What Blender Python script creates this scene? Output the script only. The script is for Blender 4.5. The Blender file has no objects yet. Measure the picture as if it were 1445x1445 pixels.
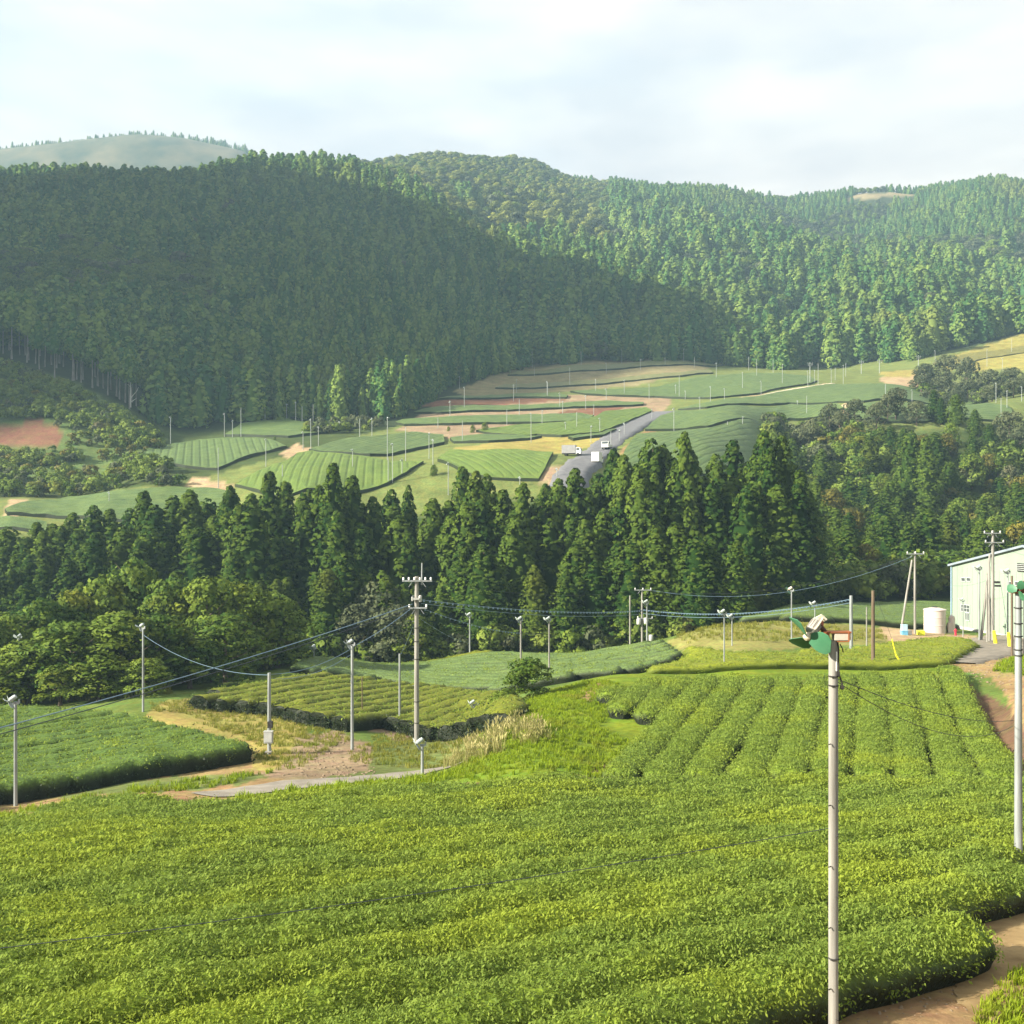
import bpy, math, random
import numpy as np
from mathutils import Vector, Matrix
from mathutils.geometry import delaunay_2d_cdt

R = math.radians
SC = bpy.context.scene
COL = SC.collection
rng = np.random.default_rng(7)
random.seed(7)

# ------------------------------------------------------------------ camera, sky, sun, exposure
FOC, CX, CY = 1450.0, 722.5, 722.0        # lens in photograph pixels, principal point
CZ = 30.0                                 # camera height above datum
cam_d = bpy.data.cameras.new('camera')
cam = bpy.data.objects.new('camera', cam_d)
COL.objects.link(cam)
cam.location = (0, 0, CZ)
cam.rotation_euler = (R(90), 0, 0)
cam_d.sensor_width = 36.0
cam_d.lens = 36.0 * FOC / 1445.0
cam_d.clip_start = 0.1
cam_d.clip_end = 20000
SC.camera = cam

SUN_EL, SUN_AZ = 27.0, -20.0              # elevation; degrees from due left (negative: towards the viewer's back)
sdir = Vector((-math.cos(R(SUN_EL)) * math.cos(R(SUN_AZ)), math.cos(R(SUN_EL)) * math.sin(R(SUN_AZ)), math.sin(R(SUN_EL))))
sun_d = bpy.data.lights.new('sun', 'SUN')
sun_d.energy = 5.0
sun_d.angle = R(1.0)
sun_d.color = (1.0, 0.93, 0.78)
sun = bpy.data.objects.new('sun', sun_d)
COL.objects.link(sun)
sun.location = (0, 0, 200)
sun.rotation_euler = (-sdir).to_track_quat('-Z', 'Y').to_euler()

SC.view_settings.view_transform = 'Standard'
SC.view_settings.look = 'None'
SC.view_settings.gamma = 1.0
SC.view_settings.use_curve_mapping = False
SC.view_settings.exposure = 2.2
cy = SC.cycles
cy.max_bounces = 6
cy.diffuse_bounces = 2
cy.glossy_bounces = 2
cy.transmission_bounces = 3
cy.transparent_max_bounces = 4
cy.volume_bounces = 0
cy.use_denoising = True
cy.caustics_reflective = False
cy.caustics_refractive = False

W = bpy.data.worlds.new('World')
SC.world = W
W.use_nodes = True
nt = W.node_tree
for n in list(nt.nodes):
    nt.nodes.remove(n)
def wn(t, **k):
    n = nt.nodes.new(t)
    for a, b in k.items():
        setattr(n, a, b)
    return n
sky = wn('ShaderNodeTexSky', sky_type='NISHITA', sun_disc=False, sun_elevation=R(SUN_EL), sun_rotation=math.atan2(sdir.x, sdir.y), air_density=1.0, dust_density=1.5)
skyb = wn('ShaderNodeBackground'); skyb.inputs['Strength'].default_value = 0.05
nt.links.new(sky.outputs[0], skyb.inputs['Color'])
tc = wn('ShaderNodeTexCoord')
mp = wn('ShaderNodeMapping'); mp.inputs['Scale'].default_value = (1.6, 1.6, 5.0); mp.inputs['Location'].default_value = (0.35, 0.1, 0.25)
nt.links.new(tc.outputs['Generated'], mp.inputs['Vector'])
nz = wn('ShaderNodeTexNoise'); nz.inputs['Scale'].default_value = 1.7; nz.inputs['Detail'].default_value = 6; nz.inputs['Roughness'].default_value = 0.52
nt.links.new(mp.outputs[0], nz.inputs['Vector'])
cov = wn('ShaderNodeMapRange'); cov.inputs[1].default_value = 0.30; cov.inputs[2].default_value = 0.56; cov.inputs[3].default_value = 0.72; cov.inputs[4].default_value = 1.0
nt.links.new(nz.outputs[0], cov.inputs[0])
nz2 = wn('ShaderNodeTexNoise'); nz2.inputs['Scale'].default_value = 2.6; nz2.inputs['Detail'].default_value = 4
nt.links.new(mp.outputs[0], nz2.inputs['Vector'])
ccol = wn('ShaderNodeMix', data_type='RGBA')
ccol.inputs[6].default_value = (0.182, 0.160, 0.161, 1); ccol.inputs[7].default_value = (0.268, 0.230, 0.206, 1)
cmr = wn('ShaderNodeMapRange'); cmr.inputs[1].default_value = 0.38; cmr.inputs[2].default_value = 0.60
nt.links.new(nz2.outputs[0], cmr.inputs[0]); nt.links.new(cmr.outputs[0], ccol.inputs[0])
cb = wn('ShaderNodeBackground'); cb.inputs['Strength'].default_value = 1.0
nt.links.new(ccol.outputs[2], cb.inputs['Color'])
mx = wn('ShaderNodeMixShader')
nt.links.new(cov.outputs[0], mx.inputs[0]); nt.links.new(skyb.outputs[0], mx.inputs[1]); nt.links.new(cb.outputs[0], mx.inputs[2])
wo = wn('ShaderNodeOutputWorld')
nt.links.new(mx.outputs[0], wo.inputs['Surface'])

# ------------------------------------------------------------------ helpers
def tag(o, label=None, cat=None, group=None, kind=None):
    if label: o['label'] = label
    if cat: o['category'] = cat
    if group: o['group'] = group
    if kind: o['kind'] = kind
    return o

def thing(name, loc, label, cat, group=None, rz=0.0):
    o = bpy.data.objects.new(name, None)
    o.empty_display_size = 0.3
    COL.objects.link(o)
    o.location = loc
    o.rotation_euler = (0, 0, rz)
    return tag(o, label, cat, group)

def link(name, me, parent=None, loc=None, rz=None):
    o = bpy.data.objects.new(name, me)
    COL.objects.link(o)
    if parent is not None: o.parent = parent
    if loc is not None: o.location = loc
    if rz is not None: o.rotation_euler = (0, 0, rz)
    return o

def mesh_np(name, V, F, mat=None, smooth=False, attrs=None):
    """mesh from vertex array and an (n,k) face array (or a list of such arrays)"""
    me = bpy.data.meshes.new(name)
    V = np.asarray(V, dtype=np.float32)
    Fs = F if isinstance(F, list) else [F]
    Fs = [np.asarray(f, dtype=np.int32) for f in Fs if len(f)]
    me.vertices.add(len(V)); me.vertices.foreach_set('co', V.ravel())
    if Fs:
        loops = np.concatenate([f.ravel() for f in Fs])
        tot = np.concatenate([np.full(len(f), f.shape[1], np.int32) for f in Fs])
        st = np.concatenate([[0], np.cumsum(tot)[:-1]]).astype(np.int32)
        me.loops.add(len(loops)); me.loops.foreach_set('vertex_index', loops)
        me.polygons.add(len(tot)); me.polygons.foreach_set('loop_start', st); me.polygons.foreach_set('loop_total', tot)
        if smooth:
            me.polygons.foreach_set('use_smooth', np.ones(len(tot), dtype=bool))
    for k, a in (attrs or {}).items():
        a = np.asarray(a, dtype=np.float32)
        if a.ndim == 1:
            at = me.attributes.new(k, 'FLOAT', 'POINT'); at.data.foreach_set('value', a)
        elif a.shape[1] == 3 and k != 'col':
            at = me.attributes.new(k, 'FLOAT_VECTOR', 'POINT'); at.data.foreach_set('vector', a.ravel())
        else:
            if a.shape[1] == 3: a = np.hstack([a, np.ones((len(a), 1), np.float32)])
            at = me.attributes.new(k, 'FLOAT_COLOR', 'POINT'); at.data.foreach_set('color', a.ravel())
    me.update(calc_edges=True)
    if mat is not None: me.materials.append(mat)
    return me

class MB:
    """collects boxes, tubes and lathes into one mesh"""
    def __init__(s): s.v = []; s.f = []
    def add(s, V, F):
        o = len(s.v); s.v += [tuple(p) for p in V]; s.f += [tuple(i + o for i in f) for f in F]; return s
    def box(s, c, size, M=None, taper=1.0):
        x, y, z = size[0] / 2, size[1] / 2, size[2] / 2
        P = [(-x, -y, -z), (x, -y, -z), (x, y, -z), (-x, y, -z), (-x * taper, -y * taper, z), (x * taper, -y * taper, z), (x * taper, y * taper, z), (-x * taper, y * taper, z)]
        P = [Vector(p) for p in P]
        if M is not None: P = [M @ p for p in P]
        c = Vector(c)
        return s.add([p + c for p in P], [(0, 3, 2, 1), (4, 5, 6, 7), (0, 1, 5, 4), (1, 2, 6, 5), (2, 3, 7, 6), (3, 0, 4, 7)])
    def tube(s, p0, p1, r0, r1=None, n=10, cap=True):
        r1 = r0 if r1 is None else r1
        p0, p1 = Vector(p0), Vector(p1)
        a = (p1 - p0).normalized()
        e = a.orthogonal().normalized(); g = a.cross(e)
        V = []
        for p, r in ((p0, r0), (p1, r1)):
            for i in range(n):
                t = 2 * math.pi * i / n
                V.append(p + (e * math.cos(t) + g * math.sin(t)) * r)
        F = [(i, (i + 1) % n, n + (i + 1) % n, n + i) for i in range(n)]
        if cap: F += [tuple(range(n - 1, -1, -1)), tuple(range(n, 2 * n))]
        return s.add(V, F)
    def path(s, pts, r, n=5):
        pts = [Vector(p) for p in pts]
        V, F = [], []
        for k, p in enumerate(pts):
            a = (pts[min(k + 1, len(pts) - 1)] - pts[max(k - 1, 0)]).normalized()
            e = a.cross(Vector((0, 0, 1)))
            e = e.normalized() if e.length > 1e-4 else a.orthogonal().normalized()
            g = a.cross(e)
            for i in range(n):
                t = 2 * math.pi * i / n
                V.append(p + (e * math.cos(t) + g * math.sin(t)) * r)
        for k in range(len(pts) - 1):
            for i in range(n):
                F.append((k * n + i, k * n + (i + 1) % n, (k + 1) * n + (i + 1) % n, (k + 1) * n + i))
        return s.add(V, F)
    def lathe(s, prof, c=(0, 0, 0), n=24, M=None):
        c = Vector(c); V, F = [], []
        for (r, z) in prof:
            for i in range(n):
                t = 2 * math.pi * i / n
                p = Vector((r * math.cos(t), r * math.sin(t), z))
                V.append((M @ p if M is not None else p) + c)
        for k in range(len(prof) - 1):
            for i in range(n):
                F.append((k * n + i, k * n + (i + 1) % n, (k + 1) * n + (i + 1) % n, (k + 1) * n + i))
        F += [tuple(range(n - 1, -1, -1)), tuple((len(prof) - 1) * n + i for i in range(n))]
        return s.add(V, F)
    def prism(s, poly, d, M=None, c=(0, 0, 0)):
        """poly of (x,z) extruded from y=0 to y=d"""
        n = len(poly); c = Vector(c)
        V = [Vector((x, 0, z)) for x, z in poly] + [Vector((x, d, z)) for x, z in poly]
        V = [(M @ p if M is not None else p) + c for p in V]
        F = [tuple(range(n)), tuple(range(2 * n - 1, n - 1, -1))] + [((i + 1) % n, i, n + i, n + (i + 1) % n) for i in range(n)]
        return s.add(V, F)
    def mesh(s, name, mat, smooth=False, bevel=0.0):
        me = bpy.data.meshes.new(name)
        me.from_pydata(s.v, [], s.f)
        me.update()
        if mat is not None: me.materials.append(mat)
        if smooth:
            import bmesh
            bm = bmesh.new(); bm.from_mesh(me)
            for f in bm.faces: f.smooth = True
            for e in bm.edges:
                if len(e.link_faces) == 2 and e.calc_face_angle(0) > R(38): e.smooth = False
            bm.to_mesh(me); bm.free()
        return me
    def build(s, name, mat, parent=None, smooth=False, loc=None, rz=None):
        return link(name, s.mesh(name, mat, smooth), parent, loc, rz)

def rot_to(a, roll=0.0):
    """matrix whose Z column points along a"""
    a = Vector(a).normalized()
    return a.to_track_quat('Z', 'Y').to_matrix() @ Matrix.Rotation(roll, 3, 'Z')

# ------------------------------------------------------------------ materials
def new_mat(name):
    m = bpy.data.materials.new(name); m.use_nodes = True
    t = m.node_tree
    for n in list(t.nodes): t.nodes.remove(n)
    out = t.nodes.new('ShaderNodeOutputMaterial')
    return m, t, out

def surf(name, c1, c2=None, scale=3.0, rough=0.7, metal=0.0, bump=0.0, detail=4, spec=0.3, stretch=None, lo=0.35, hi=0.65, streak=None):
    """principled surface, two colours mixed by noise in object space, optional bump"""
    m, t, out = new_mat(name)
    L = t.links.new
    p = t.nodes.new('ShaderNodeBsdfPrincipled')
    p.inputs['Roughness'].default_value = rough; p.inputs['Metallic'].default_value = metal
    p.inputs['Specular IOR Level'].default_value = spec
    L(p.outputs[0], out.inputs[0])
    if c2 is None and not bump:
        p.inputs['Base Color'].default_value = (*c1, 1); return m
    g = t.nodes.new('ShaderNodeNewGeometry') if stretch == 'world' else t.nodes.new('ShaderNodeTexCoord')
    src = g.outputs['Position'] if stretch == 'world' else g.outputs['Object']
    if stretch and stretch != 'world':
        q = t.nodes.new('ShaderNodeMapping'); q.inputs['Scale'].default_value = stretch; L(src, q.inputs[0]); src = q.outputs[0]
    nz = t.nodes.new('ShaderNodeTexNoise'); nz.inputs['Scale'].default_value = scale; nz.inputs['Detail'].default_value = detail; nz.inputs['Roughness'].default_value = 0.62
    L(src, nz.inputs['Vector'])
    mr = t.nodes.new('ShaderNodeMapRange'); mr.inputs[1].default_value = lo; mr.inputs[2].default_value = hi
    L(nz.outputs[0], mr.inputs[0])
    mixn = t.nodes.new('ShaderNodeMix'); mixn.data_type = 'RGBA'
    mixn.inputs[6].default_value = (*c1, 1); mixn.inputs[7].default_value = (*(c2 or c1), 1)
    L(mr.outputs[0], mixn.inputs[0]); L(mixn.outputs[2], p.inputs['Base Color'])
    if bump:
        b = t.nodes.new('ShaderNodeBump'); b.inputs['Strength'].default_value = bump; b.inputs['Distance'].default_value = 0.05
        L(nz.outputs[0], b.inputs['Height']); L(b.outputs[0], p.inputs['Normal'])
    return m

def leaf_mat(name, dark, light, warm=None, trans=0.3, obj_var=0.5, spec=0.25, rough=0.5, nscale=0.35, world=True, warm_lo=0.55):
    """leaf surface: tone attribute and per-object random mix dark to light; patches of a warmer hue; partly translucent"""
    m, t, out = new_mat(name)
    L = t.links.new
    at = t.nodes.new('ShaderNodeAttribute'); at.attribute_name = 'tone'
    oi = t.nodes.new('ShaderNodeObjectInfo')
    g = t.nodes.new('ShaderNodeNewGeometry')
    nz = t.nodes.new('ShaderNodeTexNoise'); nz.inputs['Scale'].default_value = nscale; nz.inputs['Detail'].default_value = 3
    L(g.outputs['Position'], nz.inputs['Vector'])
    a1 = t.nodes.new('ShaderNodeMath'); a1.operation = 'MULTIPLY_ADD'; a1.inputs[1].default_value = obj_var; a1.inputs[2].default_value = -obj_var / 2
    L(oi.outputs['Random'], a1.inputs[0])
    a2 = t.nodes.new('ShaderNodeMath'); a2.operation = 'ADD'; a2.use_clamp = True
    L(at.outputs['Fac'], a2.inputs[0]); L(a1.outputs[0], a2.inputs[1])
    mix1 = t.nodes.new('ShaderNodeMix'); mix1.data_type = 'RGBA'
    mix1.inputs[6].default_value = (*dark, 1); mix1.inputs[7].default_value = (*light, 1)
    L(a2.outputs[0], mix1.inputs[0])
    colr = mix1.outputs[2]
    if warm:
        mr = t.nodes.new('ShaderNodeMapRange'); mr.inputs[1].default_value = warm_lo; mr.inputs[2].default_value = warm_lo + 0.18; mr.inputs[4].default_value = 0.8
        L(nz.outputs[0], mr.inputs[0])
        mix2 = t.nodes.new('ShaderNodeMix'); mix2.data_type = 'RGBA'
        L(mr.outputs[0], mix2.inputs[0]); L(colr, mix2.inputs[6]); mix2.inputs[7].default_value = (*warm, 1)
        colr = mix2.outputs[2]
    p = t.nodes.new('ShaderNodeBsdfPrincipled'); p.inputs['Roughness'].default_value = rough; p.inputs['Specular IOR Level'].default_value = spec
    L(colr, p.inputs['Base Color'])
    tr = t.nodes.new('ShaderNodeBsdfTranslucent'); L(colr, tr.inputs['Color'])
    ms = t.nodes.new('ShaderNodeMixShader'); ms.inputs[0].default_value = trans
    L(p.outputs[0], ms.inputs[1]); L(tr.outputs[0], ms.inputs[2]); L(ms.outputs[0], out.inputs[0])
    return m

# ------------------------------------------------------------------ the lie of the land
# survey points: picture column, picture row of the ground, distance ahead in metres, height of the growth on it
SV = []
for px in (-900, -300, 120, 480, 840, 1200, 1600, 2300):
    for d in (0.7, 1.5, 3, 6, 10, 14, 18, 22, 27, 32, 36):
        if d > 30 and px < 200: continue
        z = -(6.1 + 0.143 * d)
        SV.append((px, CY - z * FOC / d, d, 0))
for px in (860, 1000, 1150, 1300, 1420, 1600):
    for d in (48, 58, 68, 78):
        if px == 860 and d == 58: continue
        SV.append((px, CY + (12.5 if px < 1350 else 12.1) * FOC / d, d, 0))
SV += [(-300, 1165, 42, 0), (25, 1140, 50, 0), (100, 1110, 57, 0), (350, 1064, 64, 0), (150, 1125, 49, 0), (-300, 1080, 66, 0), (0, 1045, 70, 0), (200, 1015, 77, 0), (-250, 1000, 88, 0),
       (0, 1000, 87, 0), (210, 1000, 80, 0), (270, 992, 84, 0), (400, 1055, 66, 0), (430, 1095, 55, 0), (300, 1118, 50, 0), (450, 1103, 53, 0), (600, 1088, 57, 0), (640, 1076, 59, 0), (560, 1060, 66, 0),
       (300, 1010, 80, 0), (500, 1040, 72, 0), (588, 1048, 72, 0), (660, 1030, 77, 0), (690, 1085, 50, 0), (760, 1085, 48, 0), (700, 1045, 58, 0), (760, 1010, 62, 0), (740, 990, 72, 0), (800, 975, 74, 0), (830, 1020, 60, 0),
       (640, 1010, 84, 0), (430, 955, 103, 0), (700, 976, 98, 0), (420, 945, 109, 0), (650, 966, 105, 0), (900, 948, 96, 0), (410, 930, 124, 0), (700, 921, 127, 0), (900, 909, 120, 0), (960, 895, 114, 0), (200, 965, 110, 0), (-200, 960, 115, 0),
       (1000, 950, 82, 0), (1240, 945, 83, 0), (1000, 915, 98, 0), (1150, 915, 97, 0), (1010, 884, 113, 0), (1100, 880, 116, 0), (1240, 889, 114, 0), (1345, 895, 115, 0), (1400, 908, 103, 0), (1340, 938, 84, 0), (1445, 990, 58, 0), (1420, 925, 92, 0), (1600, 930, 100, 0), (1600, 900, 125, 0),
       (1100, 866, 140, 0), (1340, 856, 150, 0), (1240, 862, 146, 0), (1500, 868, 140, 0)]
for px, d, z in ((-250, 150, -19), (0, 150, -19), (250, 148, -20), (500, 148, -21), (700, 148, -21), (900, 146, -21), (1020, 148, -19), (0, 170, -14), (300, 172, -14), (500, 174, -15), (700, 174, -15), (900, 172, -15), (1000, 180, -13), (1150, 175, -14), (1300, 178, -12), (1500, 172, -14)):
    SV.append((px, CY - z * FOC / d, d, 0))
SV += [(10, 738, 188, 0), (150, 735, 190, 0), (20, 716, 198, 0), (150, 706, 202, 0), (270, 690, 208, 0), (-150, 700, 205, 0), (300, 690, 207, 0), (330, 693, 206, 0),
       (215, 660, 224, 0), (300, 666, 221, 0), (390, 640, 240, 0), (240, 628, 262, 0), (390, 620, 262, 0), (330, 617, 272, 0), (440, 598, 300, 0), (520, 600, 292, 0), (420, 645, 236, 0), (440, 640, 240, 0), (540, 640, 240, 0),
       (340, 694, 204, 0), (440, 700, 196, 0), (560, 690, 204, 0), (620, 680, 206, 0), (590, 650, 228, 0), (700, 680, 204, 0), (780, 676, 205, 0), (620, 640, 236, 0), (780, 640, 236, 0), (800, 668, 207, 0),
       (842, 658, 219, 0), (858, 630, 242, 0), (900, 605, 278, 0), (940, 580, 320, 0), (820, 610, 268, 0), (650, 620, 262, 0), (560, 605, 284, 0), (480, 612, 272, 0), (600, 600, 290, 0), (640, 560, 345, 0), (720, 590, 305, 0), (830, 575, 328, 0), (700, 543, 385, 0), (800, 545, 385, 0), (800, 520, 440, 0), (750, 524, 430, 0), (900, 515, 455, 0), (980, 516, 452, 0), (920, 545, 385, 0),
       (900, 640, 232, 0), (1000, 640, 236, 0), (960, 605, 275, 0), (1060, 600, 282, 0), (1060, 570, 325, 0), (1000, 555, 362, 0), (1100, 545, 385, 0), (1200, 566, 330, 0), (1200, 590, 296, 0), (1200, 536, 405, 0), (1280, 545, 380, 0), (1400, 568, 320, 0), (1350, 590, 292, 0), (1430, 580, 305, 0), (1280, 525, 425, 0), (1600, 575, 310, 0),
       (1330, 520, 420, 4), (1340, 560, 345, 4), (1420, 540, 370, 4), (1400, 500, 470, 0), (1440, 480, 520, 0), (1320, 512, 440, 0), (1600, 480, 520, 0),
       (0, 695, 212, 1), (100, 680, 222, 2), (0, 645, 238, 2), (60, 618, 252, 1), (150, 650, 238, 3), (0, 565, 270, 2), (100, 585, 262, 2), (0, 514, 292, 2), (60, 530, 285, 2), (110, 552, 278, 2), (160, 578, 272, 2), (200, 600, 266, 2), (228, 626, 260, 1), (-200, 520, 290, 2), (-200, 640, 240, 2),
       (0, 500, 305, 0), (100, 540, 290, 0), (190, 590, 280, 0),
       (1120, 605, 278, 12), (1200, 640, 248, 12), (1300, 640, 248, 12), (1440, 620, 262, 12), (1200, 720, 205, 12), (1300, 740, 198, 12), (1440, 720, 205, 12), (1600, 640, 250, 12),
       # wooded hills: canopy row, distance, canopy height
       (0, 430, 350, 12), (120, 420, 360, 12), (0, 330, 450, 12), (200, 330, 475, 12), (0, 248, 600, 13), (200, 247, 625, 14), (350, 226, 660, 15), (420, 229, 665, 15), (490, 238, 655, 14), (560, 290, 590, 12),
       (300, 400, 430, 12), (400, 330, 500, 12), (300, 490, 340, 12), (400, 510, 335, 12), (500, 490, 370, 12), (500, 400, 440, 12), (600, 480, 400, 12), (600, 390, 490, 12), (700, 440, 460, 12), (800, 470, 465, 12),
       (600, 270, 625, 12), (700, 345, 585, 12), (800, 385, 560, 12), (890, 412, 535, 12), (960, 435, 515, 12), (1050, 470, 490, 12),
       (250, 612, 285, 0), (350, 592, 305, 0), (480, 594, 305, 0), (555, 596, 300, 0), (640, 546, 375, 0), (750, 518, 450, 0), (880, 511, 470, 0), (1000, 514, 475, 0), (1100, 524, 455, 0), (1200, 522, 455, 0), (1290, 508, 470, 0), (1400, 483, 550, 0),
       (600, 262, 730, 11), (700, 332, 680, 12), (800, 374, 635, 12), (890, 402, 600, 12), (960, 427, 560, 12), (700, 224, 860, 12), (600, 221, 820, 12), (660, 218, 840, 12), (520, 222, 800, 12), (450, 228, 800, 12), (760, 232, 870, 12), (790, 246, 880, 11), (760, 300, 745, 12), (900, 310, 740, 12), (830, 248, 930, 10), (900, 255, 950, 10),
       (1000, 340, 690, 12), (1000, 256, 980, 10), (1100, 400, 600, 13), (1080, 268, 1010, 10), (1140, 281, 1030, 8), (1200, 400, 590, 13), (1330, 405, 580, 13), (1160, 330, 880, 12), (1250, 300, 950, 10), (1220, 277, 1040, 2), (1290, 273, 1040, 2), (1330, 266, 970, 8), (1400, 252, 930, 8), (1445, 262, 930, 10), (1400, 330, 800, 12), (1440, 380, 700, 12), (1330, 350, 780, 12), (1230, 350, 820, 12),
       (1100, 470, 510, 13), (1200, 470, 515, 13), (1300, 462, 530, 13), (1420, 455, 590, 13), (1600, 300, 900, 10), (1600, 420, 620, 12)]
# beyond the ridges the land falls away
for px in (0, 350, 700, 1050, 1400):
    SV += [(px, 330, 1300, 0), (px, 430, 1600, 0)]
SV += [(-300, 252, 600, 12), (-300, 340, 450, 12), (-300, 440, 350, 12), (-300, 246, 800, 12), (-300, 500, 300, 2), (60, 242, 640, 12), (120, 243, 650, 12), (280, 240, 655, 14),
       (0, 262, 800, 12), (200, 262, 800, 12), (350, 246, 850, 12)]
P = []
for px, py, d, h in SV:
    P.append(((px - CX) / FOC, math.log(d), (CY - py) / FOC - h / d))
P = np.array(P)
UW = 2.4
A_ = np.stack([P[:, 0] * UW, P[:, 1]], 1)
def tps(a, b):
    r2 = ((a[:, None, :] - b[None, :, :]) ** 2).sum(-1)
    return 0.5 * r2 * np.log(r2 + 1e-12)
n_ = len(A_)
K = tps(A_, A_) + np.eye(n_) * 4e-4
Q = np.hstack([np.ones((n_, 1)), A_])
S_ = np.block([[K, Q], [Q.T, np.zeros((3, 3))]])
sol = np.linalg.solve(S_, np.concatenate([P[:, 2], np.zeros(3)]))
UG = np.concatenate([np.linspace(-2.4, -0.62, 40)[:-1], np.linspace(-0.62, 0.62, 330), np.linspace(0.62, 2.0, 30)[1:]])
VG = np.log(np.geomspace(0.8, 1500, 520))
TG = np.zeros((len(VG), len(UG)))
for i, v in enumerate(VG):
    g = np.stack([UG * UW, np.full(len(UG), v)], 1)
    TG[i] = tps(g, A_) @ sol[:n_] + sol[n_] + g @ sol[n_ + 1:]
DG = np.exp(VG)
# outside the frame the land keeps the height it has at its edge
iL, iR = np.searchsorted(UG, -0.6), np.searchsorted(UG, 0.6)
TG[:, :iL] = TG[:, iL:iL + 1]; TG[:, iR + 1:] = TG[:, iR:iR + 1]
# small unevenness of the ground
def wob(x, y, s, ph=0.0):
    return (np.sin(x / s + 1.3 * np.sin(y / s * 0.7 + ph)) + np.sin(y / s * 1.1 + 1.7 * np.sin(x / s * 0.8 + ph + 2))) * 0.5
XG = UG[None, :] * DG[:, None]; YG = np.repeat(DG[:, None], len(UG), 1)
amp = np.clip(DG / 400, 0, 1)[:, None] ** 2
TG += (wob(XG, YG, 14, 1.0) * 2.2 + wob(XG, YG, 37, 4.0) * 4.0) * np.clip((DG[:, None] - 300) / 300, 0, 1) / DG[:, None]
TG += wob(XG, YG, 1.3) * 0.05 / DG[:, None]
TMAX = np.maximum.accumulate(TG, 0)

def tslope(x, y):
    x = np.asarray(x, float); y = np.maximum(np.asarray(y, float), 0.81)
    u = np.clip(x / y, UG[0], UG[-1]); v = np.log(y)
    iu = np.clip(np.searchsorted(UG, u) - 1, 0, len(UG) - 2); iv = np.clip(np.searchsorted(VG, v) - 1, 0, len(VG) - 2)
    fu = (u - UG[iu]) / (UG[iu + 1] - UG[iu]); fv = (v - VG[iv]) / (VG[iv + 1] - VG[iv])
    # same planar interpolation as the mesh up to triangulation
    z00 = TG[iv, iu] * DG[iv]; z01 = TG[iv, iu + 1] * DG[iv]; z10 = TG[iv + 1, iu] * DG[iv + 1]; z11 = TG[iv + 1, iu + 1] * DG[iv + 1]
    return (z00 * (1 - fu) + z01 * fu) * (1 - fv) + (z10 * (1 - fu) + z11 * fu) * fv
def H(x, y):
    return tslope(x, y) + CZ

def hit(px, py, h=0.0, dmin=5.0, dmax=1500.0):
    """where the sight line through a point of the picture first meets the ground (raised by h)"""
    u = (px - CX) / FOC; tp = (CY - py) / FOC
    iu = int(np.clip(np.searchsorted(UG, u) - 1, 0, len(UG) - 2)); f = (u - UG[iu]) / (UG[iu + 1] - UG[iu])
    t = TG[:, iu] * (1 - f) + TG[:, iu + 1] * f + h / DG
    ok = np.where((t >= tp) & (DG >= dmin) & (DG <= dmax))[0]
    if len(ok) == 0:
        k = int(np.argmax(np.where((DG >= dmin) & (DG <= dmax), t, -9)))
        d = DG[k]
    else:
        k = ok[0]; d = DG[k]
        if k > 0 and DG[k - 1] >= dmin and t[k - 1] < tp:
            w = (tp - t[k - 1]) / (t[k] - t[k - 1]); d = DG[k - 1] * (1 - w) + d * w
    x = u * d
    return Vector((x, d, float(H(x, d))))
def at(px, d):
    x = (px - CX) / FOC * d
    return Vector((x, d, float(H(x, d))))
def hits(poly, h=0.0, dmin=5.0):
    return [hit(a, b, h, dmin) for a, b in poly]
def inside(poly, x, y):
    x = np.asarray(x, float); y = np.asarray(y, float); r = np.zeros(x.shape, bool)
    n = len(poly)
    for i in range(n):
        x1, y1 = poly[i][0], poly[i][1]; x2, y2 = poly[(i + 1) % n][0], poly[(i + 1) % n][1]
        if y1 == y2: continue
        c = (y1 > y) != (y2 > y)
        r ^= c & (x < (x2 - x1) * (y - y1) / (y2 - y1) + x1)
    return r
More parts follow.
